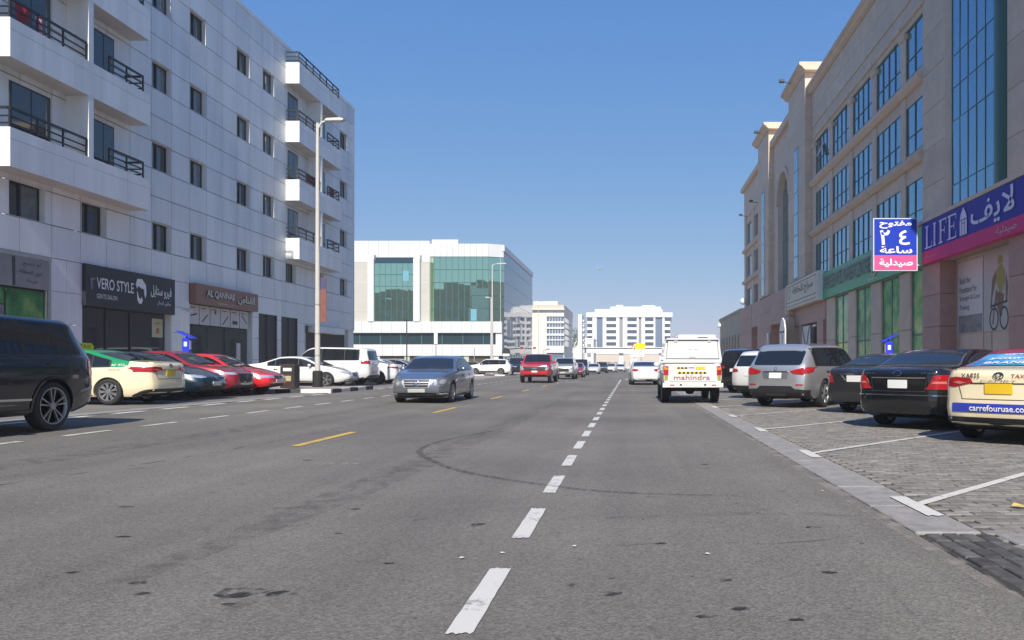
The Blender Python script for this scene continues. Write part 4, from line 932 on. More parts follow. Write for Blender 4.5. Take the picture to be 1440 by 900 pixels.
# ------------------------------------------------------------------ farther buildings
def far_part(root, name, x0, x1, y0, y1, z0, z1, mat):
    o = piece(name, x0, x1, y0, y1, z0, z1, mat, root); o.location -= root.location; return o
D = 200.0; fx = lambda px: (px - 886) * D / 1090; fz = lambda py: 1.15 + (514 - py) * D / 1090
mo = empty('office_building', (fx(770), D, 0), 0, 'cream office building with banded blue windows beyond the teal glass block', 'building')
F = lambda *a: far_part(mo, *a)
F('wall', fx(748), fx(768.7), D, D + 30, 0, fz(436), MCREAM); F('wall', fx(768.7), fx(793), D + .6, D + 30, 0, fz(436), MCREAM)
F('wall_panel', fx(768.7), fx(793), D, D + .6, fz(445), fz(436), MWREND); F('cornice', fx(746.5), fx(794), D - .9, D + 30.5, fz(436), fz(433.5), MCREAM); F('cornice', fx(747.5), fx(793.3), D - .5, D + 30.2, fz(433.5), fz(429), M('cornice_tan', (.52, .46, .36), .8))
F('roof_parapet', fx(749), fx(783), D + 2, D + 3, fz(429), fz(423), MWREND)
for a, b in ((446.2, 452), (454.6, 460), (462.3, 469.2), (472, 477.5), (478.8, 486.5)):
    F('window_band', fx(768.7), fx(792.4), D + .3, D + .6, fz(b), fz(a), MFARG)
    for i in range(1, 6): F('mullion', fx(768.7 + i * 3.95) - .05, fx(768.7 + i * 3.95) + .05, D + .2, D + .3, fz(b), fz(a), MWREND)
    F('window_band', fx(793), fx(793) + .12, D + 1, D + 24, fz(b), fz(a), MFARG)
for a, b in ((452, 454.6), (460, 462.3), (469.2, 472), (477.5, 478.8), (486.5, 488.5)): F('floor_band', fx(768.7), fx(793.3), D, D + .6, fz(b), fz(a), MWREND)
F('white_panel', fx(768.7), fx(792.8), D - .2, D + .6, fz(496), fz(488.5), MWREND); F('shop_window', fx(768.7), fx(792), D + .3, D + .55, .2, fz(496), MFARG)
F('stair_tower', fx(801.5), fx(807.5), D + 31, D + 44, 0, fz(431), MWREND); F('stair_glass', fx(807.5), fx(808.5), D + 32, D + 43, 3, fz(440), MFARG)
for i in range(6): F('tower_balcony', fx(807.5), fx(810.5), D + 34, D + 40, fz(482 - i * 8), fz(479 - i * 8), MWREND)

D2 = 350.0; gx = lambda px: (px - 886) * D2 / 1090; gz = lambda py: 1.15 + (514 - py) * D2 / 1090
ab = empty('apartment_block', (gx(885), D2, 0), 0, 'wide white apartment block with stacked balconies closing the street', 'building')
H_ = lambda *a: far_part(ab, *a)
H_('core', gx(826), gx(944.5), D2 + 2.5, D2 + 30, 0, gz(441), MFARD); H_('roof_slab', gx(824.5), gx(945.5), D2 - .3, D2 + 30, gz(446), gz(439.5), MWREND)
H_('roof_storey', gx(836), gx(932), D2 + 4, D2 + 26, gz(439.5), gz(434), MWREND); H_('penthouse', gx(858), gx(930), D2 + 6, D2 + 22, gz(434), gz(430), MWREND); H_('lift_tower', gx(866), gx(876), D2 + 6.5, D2 + 12, gz(430), gz(427.5), MWREND); H_('lift_tower', gx(903), gx(922), D2 + 6.5, D2 + 12, gz(430), gz(428), MWREND)
for a, b in ((833, 839), (847.5, 852.5), (866.5, 871), (875.8, 882), (895.5, 898), (902, 907), (919, 921.5), (931.5, 934.5)): H_('white_column', gx(a), gx(b), D2, D2 + 2.5, 0, gz(446), MWREND)
for a, b in ((839, 847.5), (921.5, 931.5), (898, 902), (871, 875.8)): H_('glass_strip', gx(a), gx(b), D2 + .8, D2 + 1.0, 0, gz(447), MFARG if b - a > 6 else MFARD)
for a, b in ((825.5, 832.5), (852.5, 866.5), (882, 895.5), (907, 919), (934.5, 942.5)):
    for i in range(8): H_('balcony', gx(a), gx(b), D2 + .2 - (1.0 if a in (825.5, 934.5) else 0), D2 + 2.5, gz(454.5 + i * 8.6) - .3, gz(451.8 + i * 8.6), MWREND)
    H_('balcony_glass', gx(a), gx(b), D2 + 2.2, D2 + 2.4, 1, gz(446), MFARG)
fbr = empty('footbridge', (gx(850) * .7, 250, 0), 0, 'white covered footbridge crossing the far end of the road', 'bridge')
def FB(name, *a): return far_part(fbr, name, *a)
b2 = lambda px: (px - 886) * 250 / 1090; z2 = lambda py: 1.15 + (514 - py) * 250 / 1090
FB('deck', b2(813), b2(935), 250, 254, z2(496.5), z2(490.5), MWREND); FB('roof', b2(813), b2(935), 249.6, 254.4, z2(489.5), z2(488.5), MWREND); FB('roof_gap', b2(813), b2(935), 251, 253, z2(490.5), z2(489.5), MFARD)
for px in (816, 873.5, 930): FB('pier', b2(px) - .7, b2(px) + .7, 251, 253, 0, z2(496.5), MWREND)
def low_building(label, x0, x1, y, d, h, mat, bands=2):
    r = empty('low_building', ((x0 + x1) / 2, y, 0), 0, label, 'building')
    far_part(r, 'wall', x0, x1, y, y + d, 0, h, mat); far_part(r, 'parapet', x0 - .2, x1 + .2, y - .2, y + d + .2, h, h + .5, MWREND)
    n = max(2, int((x1 - x0) / 3))
    for b in range(bands):
        for i in range(n):
            xx = x0 + (x1 - x0) * (i + .5) / n; far_part(r, 'window', xx - .7, xx + .7, y - .06, y, 1 + b * 3.2, 2.6 + b * 3.2, MFARD)
    return r
low_building('low white building between the cream office and the footbridge', -26, -13.2, 280, 20, 10.5, MWREND, 3)
low_building('long pale wall of shops under the apartment block', -22, 26, 300, 15, 5.5, M('far_beige', (.55, .49, .42), .8), 1)
low_building('pale low house right of the apartment block', 22, 70, 330, 20, 6.5, MWREND, 2)
low_building('white villa behind the teal office block', -60, -40, 190, 20, 9, MWREND, 2)
# beige building with arched windows beyond the stone building
ar_ = empty('arched_building', (13, 98, 0), 0, 'low beige building with narrow arched windows beyond the pink granite base', 'building')
far_part(ar_, 'wall', 12.6, 30, 87.5, 108.5, 0, 7.3, M('arch_beige', (.42, .37, .29), .85, var=.08, scale=.6)); far_part(ar_, 'parapet', 12.45, 30, 87.4, 108.6, 7.3, 7.6, M('arch_beige', (.42, .37, .29)))
for i in range(7):
    y = 89.5 + i * 2.7; mb = MB(); mb.prism([(y, 1.2)] + [(y + .55 - .55 * math.cos(math.pi * t / 8), 4.3 + .55 * math.sin(math.pi * t / 8)) for t in range(9)] + [(y + 1.1, 1.2)], 12.55, 12.62, 0)
    mb.v = [(v[0] - 13, v[1] - 98, v[2]) for v in mb.v]; mb.build('arched_window', M('arch_window_brown', (.20, .12, .09), .6), ar_)
mb = MB(); mb.lathe([(.02, -.3), (.2, -.2), (.27, 0), (.2, .25), (.02, .32)], 12, 'Z', (12.2, 106, 6.6)); tag(mb.build('globe_lamp', M('globe_white', (.75, .75, .75))), 'white globe lamp on the low arched building', 'lamp')
# blocks behind the camera on the left side: only their reflection shows in the teal windows
for lab, x0, x1, y0, y1, h in (('tall apartment block left behind the viewer', -95, -66, -20, 6, 20), ('lower block left behind the viewer', -63, -42, -34, -6, 25), ('stepped block left behind the viewer', -130, -98, -25, 10, 24), ('low block behind the left apartments', -48, -39.5, 0, 12, 17)):
    r = empty('apartment_block', ((x0 + x1) / 2, (y0 + y1) / 2, 0), 0, lab, 'building')
    MTAN = M('tan_render', (.24, .20, .16), .85, var=.1, scale=.4); far_part(r, 'wall', x0, x1, y0, y1, 0, h, MTAN); far_part(r, 'roof_storey', x0 + 4, x1 - 8, y0 + 4, y1 - 3, h, h + 3, MTAN); far_part(r, 'lift_tower', x1 - 7, x1 - 4, y0 + 4, y1 - 3, h, h + 4.5, MTAN)
    for i in range(6):
        for j in range(int(h / 3.6)): far_part(r, 'window', x0 + (x1 - x0) * (i + .25) / 6, x0 + (x1 - x0) * (i + .75) / 6, y1, y1 + .05, 1.2 + j * 3.6, 2.9 + j * 3.6, MFARG)

# ------------------------------------------------------------------ lamp posts, poles, signs, meters, bin, trees, aeroplane
def lamp_post(x, y, z, h, label, arm=1.0, heads=1, collar=True):
    r = empty('street_lamp', (x, y, z), 0, label, 'street lamp', 'street lamps')
    MB().tube((0, 0, 0), (0, 0, h - .1), .115, .065, 14).build('post', MPOST, r)
    if collar: MB().lathe([(.20, 0), (.20, .62), (.16, .68), (.12, .68)], 16).build('base_collar', MBLACK, r)
    mb = MB(); mb.tube((0, 0, h - .35), (.18, 0, h - .06), .05, .045).tube((.18, 0, h - .06), (arm * .5, 0, h), .045, .04); mb.build('arm', MPOST, r)
    mb = MB(); mb.prism([(arm * .32, h - .03), (arm * .4, h + .07), (arm * .95, h + .10), (arm * 1.12, h + .05), (arm * 1.08, h - .01)], -.14, .14, 1); hd = mb.build('lamp_head', M('lamp_head_grey', (.55, .55, .52), .5), r)
    MB().box(arm * .45, arm * 1.0, -.11, .11, h - .045, h - .025).build('lens', M('lens_pale', (.6, .6, .55), .2), hd)
    return r
lp = lamp_post(-12.9, 32.0, .255, 11.0, 'tall grey street lamp standing on the kerb island at left', 1.0)
mb = MB(); mb.box(.13, .36, -.03, -.0, 2.7, 4.5); hb = mb.build('banner_board', M('banner_faded_red', (.20, .075, .06), .7, var=.2, scale=3), lp); MB().box(.13, .36, -.034, -.03, 4.05, 4.48).build('banner_top', M('banner_faded_blue', (.06, .06, .14), .7), hb)
for z in (1.3, 2.2, 3.4): MB().lathe([(.125, z), (.125, z + .03)], 14).build('strap', MGALV, lp)
lamp_post(-16.0, 90.0, .15, 12.8, 'tall street lamp in front of the teal glass office', 1.5, collar=False)
lamp_post(-16.4, 91.5, .15, 9.0, 'shorter lamp post right beside the tall lamp at the office', -.6, collar=False)
lamp_post((652 - 0) * 0 - 25.3, 170, 0, 13.0, 'far street lamp before the cream office', 1.6, collar=False); lamp_post(-22.0, 186, 0, 16.5, 'thin far lamp post by the blue window bands', 1.5, collar=False)
def pole(name, x, y, z, h, r, label, mat, top=None):
    e = empty(name, (x, y, z), 0, label, 'pole'); MB().tube((0, 0, 0), (0, 0, h), r, r * .8, 8).build('post', mat, e)
    if top: MB().box(-top[0], top[0], -.12, .12, h - top[1], h).build('head', top[2], e)
    return e
pole('lamp_pole', (572 - 886) * 100 / 1090, 100, .15, 6.9, .09, 'slim dark pole in front of the first teal window', MDARKM, (.35, .12, MDARKM))
pole('sign_pole', (613 - 886) * 100 / 1090, 100, .15, 5.4, .07, 'pole with a white box sign behind the blue-grey car', MGALV, (.22, 1.6, MWS))
pole('thin_pole', (667 - 886) * 95 / 1090, 95, .15, 3.2, .06, 'thin short grey pole above the white compact SUV', MGALV)
# parking meters
def meter(x, y, z, label, flip):
    r = empty('parking_meter', (x, y, z), 0, label, 'parking meter', 'parking meters')
    MB().prism(rrect(-.20, .20, .0, 1.32, .04), -.14, .14, 1).build('cabinet', MMETER, r); MB().prism(rrect(-.13, .13, 1.32, 1.95, .03), -.10, .10, 1).build('head', MMETER, r)
    MB().box(-.06, .06, -.112, -.1, 1.62, 1.8).build('screen_panel', MWS, r)
    for sg in (-1, 1): MB().box(sg * .13, sg * .135, -.06, .06, 1.5, 1.85).build('side_label', MWS, r)
    mb = MB(); s = -1 if flip else 1
    mb.add([(-.30, -.2, 2.05 + .14 * s), (.30, -.2, 2.05 - .14 * s), (.30, .2, 2.05 - .14 * s), (-.30, .2, 2.05 + .14 * s), (-.30, -.2, 2.09 + .14 * s), (.30, -.2, 2.09 - .14 * s), (.30, .2, 2.09 - .14 * s), (-.30, .2, 2.09 + .14 * s)], [(0, 3, 2, 1), (4, 5, 6, 7), (0, 1, 5, 4), (1, 2, 6, 5), (2, 3, 7, 6), (3, 0, 4, 7)]); mb.build('solar_panel', MMETER, r)
    MB().tube((0, 0, 1.9), (0, 0, 2.1), .04).build('neck', MMETER, r); return r
meter(-17.55, 30.7, .285, 'blue parking meter before the salon and brown-sign shop at left', False); meter(10.0, 30.0, .135, 'blue parking meter in front of the green shop windows at right', True)
# litter bin on the island
r = empty('litter_bin', (-13.05, 29.75, .255), 0, 'dark brown litter bin on the kerb island beside the red saloon', 'litter bin')
MBIN = M('bin_brown', (.035, .025, .022), .5)
MB().prism(rrect(-.27, .27, .03, .86, .03), -.24, .24, 1).build('bin_body', MBIN, r); MB().prism(rrect(-.30, .30, .87, .95, .03), -.27, .27, 1).build('lid', MBIN, r); MB().box(-.16, .16, -.246, -.24, .68, .80).build('slot_label', MWS, r); MB().box(-.10, .14, -.246, -.24, .30, .50).build('sticker', MGOLD, r)
# far road signs on the right
r = empty('road_sign', (.55, 92, 0), 0, 'triangular red-bordered warning sign with white plates on one post', 'road sign')
MB().tube((0, 0, 0), (0, 0, 3.9), .05, n=8).build('post', MGALV, r)
MB().prism([(-.5, 3.1), (.5, 3.1), (0, 3.95)], -.06, -.04, 1).build('triangle', M('sign_red', (.55, .03, .03), .4), r); MB().prism([(-.34, 3.19), (.34, 3.19), (0, 3.76)], -.07, -.062, 1).build('triangle_field', MWS, r); MB().box(-.04, .04, -.076, -.071, 3.25, 3.55).build('symbol', MDKP, r)
MB().box(-.55, .5, -.06, -.04, 2.15, 2.9).build('plate', MWS, r); MB().box(-.5, .3, -.065, -.061, 1.0, 1.95).build('plate', MWS, r); MB().box(-.2, .1, -.072, -.066, 1.25, 1.7).build('symbol', M('sign_red', (.55, .03, .03)), r)
r = empty('road_sign', (1.15, 88, 0), 0, 'bright yellow hexagonal road sign above a round white sign', 'road sign')
MB().tube((.1, 0, 0), (.1, 0, 3.75), .05, n=8).build('post', MGALV, r); MB().prism([(-.55, 3.05), (.5, 3.05), (.6, 3.3), (.55, 3.65), (-.5, 3.65), (-.6, 3.4)], -.06, -.04, 1).build('yellow_plate', M('sign_yellow', (.80, .80, .0), .4), r)
mb = MB(); mb.prism([(.1 + .38 * math.cos(2 * math.pi * i / 20), 2.5 + .38 * math.sin(2 * math.pi * i / 20)) for i in range(20)], -.06, -.04, 1); d_ = mb.build('round_plate', MWS, r); poly_obj('round_print', ring2(.1, 2.5, .28, .28, .07), (0, -.06, 0), (1, 0, 0), M('print_grey', (.3, .3, .3)), d_, depth=.006)
r = empty('direction_board', (.85, 100, 0), 0, 'blue board with two white arrows beside the white saloon ahead', 'road sign')
MB().box(-.75, .65, -.05, 0, .25, 1.75).build('board', M('board_blue', (.08, .32, .55), .4), r); MB().tube((-.5, .04, 0), (-.5, .04, 1.7), .05, n=8).tube((.4, .04, 0), (.4, .04, 1.7), .05, n=8).build('posts', MGALV, r)
for x in (-.45, .18): MB().prism([(x, .3), (x + .22, .3), (x + .28, .7), (x + .34, 1.2), (x + .11, 1.5), (x - .12, 1.2), (x - .06, .7)], -.062, -.052, 1).build('arrow', MWS, r)
r = empty('road_sign', (-18.5, 150, 0), 0, 'small red and white sign post beside the red pickup roof', 'road sign'); MB().tube((0, 0, 0), (0, 0, 4.6), .07, n=8).build('post', MGALV, r); MB().box(-.45, .45, -.1, -.05, 3.4, 4.9).build('plate', MWS, r); MB().box(-.3, .3, -.12, -.101, 4.3, 4.75).build('plate_print', M('sign_red', (.55, .03, .03)), r); MB().box(-.45, .45, -.1, -.05, 1.8, 3.2).build('plate', MWS, r)
r = empty('round_sign', (-17.9, 112, 0), 0, 'round-topped dark sign on legs by the office side wall', 'sign'); MB().prism([(-.6, 2.4)] + [(-.6 * math.cos(math.pi * i / 10), 3 + .65 * math.sin(math.pi * i / 10)) for i in range(11)] + [(.6, 2.4)], -.1, .1, 1).build('board', MDARKM, r); MB().box(-.5, .5, -.14, -.101, 2.5, 2.85).build('lettering_panel', MWS, r); MB().tube((-.4, 0, 0), (-.4, 0, 2.4), .05, n=8).build('leg', MGALV, r); MB().tube((.4, 0, 0), (.4, 0, 2.4), .05, n=8).build('leg', MGALV, r)
def tree(x, y, h, rx, label, seed, n=1500):
    rr = random.Random(seed); e = empty('tree', (x, y, 0), 0, label, 'tree'); mb = MB()
    mb.tube((0, 0, 0), (.1, 0, h * .45), .22, .14, 8)
    for i in range(6): a = rr.uniform(0, 6.28); mb.tube((.1, 0, h * .4), (rx * .6 * math.cos(a), rx * .6 * math.sin(a), h * rr.uniform(.6, .85)), .1, .03, 6)
    mb.build('trunk', MBARK, e); cr = MB()
    cl = [(Vector((rx * .7 * rr.uniform(-1, 1), rx * .7 * rr.uniform(-1, 1), h * rr.uniform(.5, .9))), rr.uniform(.3, .55) * rx) for _ in range(14)]
    for i in range(n):
        c, r_ = rr.choice(cl); d = Vector((rr.gauss(0, 1), rr.gauss(0, 1), rr.gauss(0, 1))).normalized() * r_ * rr.uniform(.5, 1.1); p = c + d; s = rr.uniform(.12, .3)
        u = Vector((rr.gauss(0, 1), rr.gauss(0, 1), rr.gauss(0, 1))).normalized(); v = u.orthogonal().normalized()
        cr.add([p - u * s, p + v * s * .6, p + u * s, p - v * s * .6], [(0, 1, 2, 3)])
    cr.build('crown', MLEAF, e)
tree(-20.0, 262, 14, 4.2, 'dark green tree between the cream office and the apartment block', 1); tree(-24.5, 268, 11, 3.5, 'smaller green tree left of the dark tree by the cream office', 2); tree(19, 310, 12, 4.5, 'green tree at the right foot of the apartment block', 3); tree(24, 315, 9, 4, 'round green tree behind the white canopy pickup', 4)
pl = empty('aeroplane', ((843 - 886) * 4200 / 1090, 4200, 1.15 + (514 - 378) * 4200 / 1090), R(62), 'tiny white airliner flying low in the blue sky', 'aeroplane')
MPL = M('aircraft_white', (.8, .8, .8), .4)
MB().lathe([(.05, -22), (1.2, -19), (2.0, -12), (2.1, 12), (1.5, 18), (.1, 21)], 14, 'X', (0, 0, 0)).build('fuselage', MPL, pl)
for sg in (-1, 1):
    MB().add([(4, sg * 1.5, -.5), (-3, sg * 1.5, -.5), (-9, sg * 19, 1.2), (-6.5, sg * 19, 1.2), (4, sg * 1.5, 0), (-3, sg * 1.5, 0), (-9, sg * 19, 1.35), (-6.5, sg * 19, 1.35)], [(0, 1, 2, 3), (7, 6, 5, 4), (0, 3, 7, 4), (1, 5, 6, 2), (2, 6, 7, 3)]).build('wing', MPL, pl)
    MB().add([(-17, sg * .8, .8), (-21, sg * .8, .8), (-23, sg * 7, 1.2), (-21, sg * 7, 1.2), (-17, sg * .8, 1.1), (-21, sg * .8, 1.1), (-23, sg * 7, 1.4), (-21, sg * 7, 1.4)], [(0, 1, 2, 3), (7, 6, 5, 4), (0, 3, 7, 4), (1, 5, 6, 2), (2, 6, 7, 3)]).build('tailplane', MPL, pl)
    MB().tube((3, sg * 6, -2), (-1, sg * 6, -2), 1.1, .9, 12).build('engine', MGALV, pl)
MB().prism([(-15, 1.5), (-21, 1.5), (-23.5, 8), (-21, 8)], -.2, .2, 1).build('fin', MPL, pl)
# ------------------------------------------------------------------ cars: a lofted body with cut wheel arches, then panes, lamps and trim laid onto its surface
def pchip(pts):
    x = np.array([p[0] for p in pts], float); y = np.array([p[1] for p in pts], float); h = np.diff(x); dl = np.diff(y) / h; d = np.zeros(len(x))
    for i in range(1, len(x) - 1):
        if dl[i - 1] * dl[i] > 0:
            w1 = 2 * h[i] + h[i - 1]; w2 = h[i] + 2 * h[i - 1]; d[i] = (w1 + w2) / (w1 / dl[i - 1] + w2 / dl[i])
    d[0], d[-1] = dl[0], dl[-1]
    def f(t):
        t = min(max(t, x[0]), x[-1]); i = min(int(np.searchsorted(x, t, 'right')) - 1, len(x) - 2); i = max(i, 0)
        s = (t - x[i]) / h[i]; return float((2 * s**3 - 3 * s**2 + 1) * y[i] + (s**3 - 2 * s**2 + s) * h[i] * d[i] + (-2 * s**3 + 3 * s**2) * y[i + 1] + (s**3 - s**2) * h[i] * d[i + 1])
    return f

class Spec:
    def __init__(s, L, W, zb, T, B, P, k, front, rear, wheels, R_, ws, rw, dlo, split, fb=.05, rb=.05, arch=1.13):
        s.L, s.W, s.zb, s.k = L, W, zb, k
        s.T, s.B, s.P = pchip(T), pchip(B), pchip(P)
        s.F, s.Rr = pchip(front), pchip(rear)
        s.wheels, s.R, s.ws, s.rw, s.dlo, s.split, s.fb, s.rb, s.arch = wheels, R_, ws, rw, dlo, split, fb, rb, arch
        s.body = None
    def sec(s, y):
        T, w = s.T(y), s.P(y); sh = min(s.B(y), T - .05); zb = s.zb + .10 * max(0, (abs(y) / (s.L / 2) - .8) / .2)
        g = T - sh; zr = T - min(.085, .4 * g); x7 = .962 * w; kk = s.k
        x10 = x7 - kk * (zr - sh); a = min(1, g / .3)
        pts = [(0, zb), (.33 * w, zb), (.66 * w, zb), (.91 * w, zb + .02), (.965 * w, zb + .09), (.995 * w, zb + .36 * (sh - zb)), (1.0 * w, zb + .66 * (sh - zb)), (.992 * w, sh - .07), (x7, sh)]
        for f in (.34, .7): pts.append((x7 - kk * f * (zr - sh), sh + f * (zr - sh)))
        pts += [(x10, zr), (x10 - .055 * a - .01, T - min(.028, .12 * g)), ]
        x12 = pts[-1][0]
        pts += [(.66 * x12, T - .012 * a), (.33 * x12, T - .003), (0, T)]
        return pts
    def shift(s, y, z):
        h = s.L / 2
        if y > h - .7: t = (y - h + .7) / .7; return s.F(z) * t * t * (3 - 2 * t)
        if y < -h + .7: t = (-y - h + .7) / .7; return -s.Rr(z) * t * t * (3 - 2 * t)
        return 0.0
    def make(s):
        if s.body: return
        h = s.L / 2
        ys = sorted(set([round(v, 4) for v in list(np.linspace(-h + .12, h - .12, 54)) + [-h, -h + .02, -h + .06, h - .06, h - .02, h]]))
        mb = MB(); rows = []
        for y in ys:
            p = s.sec(y); ring = [(x, z) for x, z in p] + [(-x, z) for x, z in reversed(p[1:-1])]
            rows.append([(x, y + s.shift(y, z), z) for x, z in ring])
        n = len(rows[0]); V = [v for r in rows for v in r]
        F = [(i * n + j, i * n + (j + 1) % n, (i + 1) * n + (j + 1) % n, (i + 1) * n + j) for i in range(len(rows) - 1) for j in range(n)]
        mb.add(V, F, 0, True)
        for yi, sg, bul in ((0, -1, s.rb), (len(rows) - 1, 1, s.fb)):
            y = ys[yi]; p = s.sec(y); NC = 6; grid = []
            grid.append([(x, z) for x, z in ([(-p[3][0], p[3][1])] + [(-p[2][0], p[2][1]), (-p[1][0], p[1][1]), p[0], p[1], p[2], p[3]])])
            for i in range(4, 12): grid.append([(p[i][0] * t, p[i][1]) for t in np.linspace(-1, 1, NC + 1)])
            grid.append([(-p[12][0], p[12][1]), (-p[13][0], p[13][1]), (-p[14][0], p[14][1]), p[15], p[14], p[13], p[12]])
            vs = []
            for gi, row in enumerate(grid):
                for c, (x, z) in enumerate(row):
                    t = -1 + 2 * c / NC; e = 0 if gi in (0, len(grid) - 1) else 1
                    vs.append((x, y + s.shift(y, z) + sg * bul * (1 - t * t) * e * math.sin(math.pi * gi / (len(grid) - 1)) ** .5, z))
            m = NC + 1
            mb.add(vs, [(i * m + j, i * m + j + 1, (i + 1) * m + j + 1, (i + 1) * m + j) for i in range(len(grid) - 1) for j in range(NC)], 0, True)
        me = mb.mesh('body', [MPLAST, MPLAST])
        bm = bmesh.new(); bm.from_mesh(me); bmesh.ops.remove_doubles(bm, verts=bm.verts[:], dist=.0008); bmesh.ops.recalc_face_normals(bm, faces=bm.faces[:]); bm.to_mesh(me)
        s.bvh = BVHTree.FromBMesh(bm); bm.free()
        cut = MB()
        for wy in s.wheels:
            for sg in (-1, 1):
                r = s.R * s.arch; w = s.W / 2; n = 28
                x0, x1 = sg * (w - .30), sg * (w + .3)
                vs = [(x, wy + r * math.cos(2 * math.pi * i / n), s.R + r * math.sin(2 * math.pi * i / n)) for x in (x0, x1) for i in range(n)]
                cut.add(vs, [tuple(range(n)), tuple(range(2 * n - 1, n - 1, -1))] + [(i, (i + 1) % n, (i + 1) % n + n, i + n) for i in range(n)], 1)
        cme = cut.mesh('cut', [MPLAST, MPLAST])
        o = bpy.data.objects.new('tmp_body', me); c = bpy.data.objects.new('tmp_cut', cme); COL.objects.link(o); COL.objects.link(c)
        md = o.modifiers.new('b', 'BOOLEAN'); md.object = c; md.operation = 'DIFFERENCE'; md.solver = 'EXACT'
        dg = bpy.context.evaluated_depsgraph_get(); out = bpy.data.meshes.new_from_object(o.evaluated_get(dg), depsgraph=dg)
        bpy.data.objects.remove(o); bpy.data.objects.remove(c); bpy.data.meshes.remove(me); bpy.data.meshes.remove(cme)
        out.set_sharp_from_angle(angle=R(38)); out.name = 'body'; s.body = out
    def project(s, view, a, b, off):
        """a, b: side -> (y, z); front / rear -> (x, z); top -> (x, y)"""
        if view == 'right': o, d = Vector((3, a, b)), Vector((-1, 0, 0))
        elif view == 'left': o, d = Vector((-3, a, b)), Vector((1, 0, 0))
        elif view == 'front': o, d = Vector((a, 6, b)), Vector((0, -1, 0))
        elif view == 'rear': o, d = Vector((a, -6, b)), Vector((0, 1, 0))
        else: o, d = Vector((a, b, 5)), Vector((0, 0, -1))
        h, n, i, t = s.bvh.ray_cast(o, d)
        if h is None: h, n, i, t = s.bvh.find_nearest(o + d * (3 if view in ('left', 'right') else 6 - s.L / 2 if view != 'top' else 3.6))
        if n.dot(d) > 0: n = -n
        return h + n * off * .5 - d * off * .5
_pc = {}
def patch(sp, view, poly, off=.006, step=.09, skirt=.014):
    key = (id(sp), view, tuple(poly), off)
    if key in _pc: return _pc[key]
    bm = bmesh.new(); vs = [bm.verts.new((p[0], p[1], 0)) for p in poly]; bm.faces.new(vs)
    bmesh.ops.triangulate(bm, faces=bm.faces[:]); 
    for ax in (0, 1):
        lo = min(p[ax] for p in poly); hi = max(p[ax] for p in poly); n = int((hi - lo) / step)
        for i in range(1, n + 1):
            c = Vector((0, 0, 0)); c[ax] = lo + (hi - lo) * i / (n + 1); nn = Vector((0, 0, 0)); nn[ax] = 1
            bmesh.ops.bisect_plane(bm, geom=bm.verts[:] + bm.edges[:] + bm.faces[:], plane_co=c, plane_no=nn)
    bmesh.ops.remove_doubles(bm, verts=bm.verts[:], dist=.002)
    for v in bm.verts: v.co = sp.project(view, v.co.x, v.co.y, off)
    bmesh.ops.recalc_face_normals(bm, faces=bm.faces[:])
    din = {'right': (-1, 0, 0), 'left': (1, 0, 0), 'front': (0, -1, 0), 'rear': (0, 1, 0), 'top': (0, 0, -1)}[view]; din = Vector(din)
    if bm.faces and sum(f.normal.dot(din) for f in bm.faces) > 0: bmesh.ops.reverse_faces(bm, faces=bm.faces[:])
    for f in bm.faces: f.smooth = True
    be = [e for e in bm.edges if e.is_boundary]
    ex = bmesh.ops.extrude_edge_only(bm, edges=be)
    for v in [g for g in ex['geom'] if isinstance(g, bmesh.types.BMVert)]: v.co += din * (skirt + off)
    me = bpy.data.meshes.new('patch'); bm.to_mesh(me); bm.free(); me.set_sharp_from_angle(angle=R(50)); _pc[key] = me; return me
def decal_text(sp, view, body, cx, cz, w, h, mat, name, parent, off=.012, bold=0.0, flip=False):
    V, F = text2d(body, bold); xs = [p[0] for p in V]; ys = [p[1] for p in V]; x0, y0 = min(xs), min(ys); sx = w / (max(xs) - x0); sy = h / (max(ys) - y0)
    vs = []
    sgn = -1 if view in ('front', 'right_') else 1
    if view == 'left': sgn = -1
    for p in V:
        u = (p[0] - x0) * sx - w / 2; vs.append(sp.project(view, cx + sgn * u, cz + (p[1] - y0) * sy - h / 2, off))
    me = bpy.data.meshes.new(name); me.from_pydata(vs, [], F); me.materials.append(mat); me.update(); return link(name, me, parent)

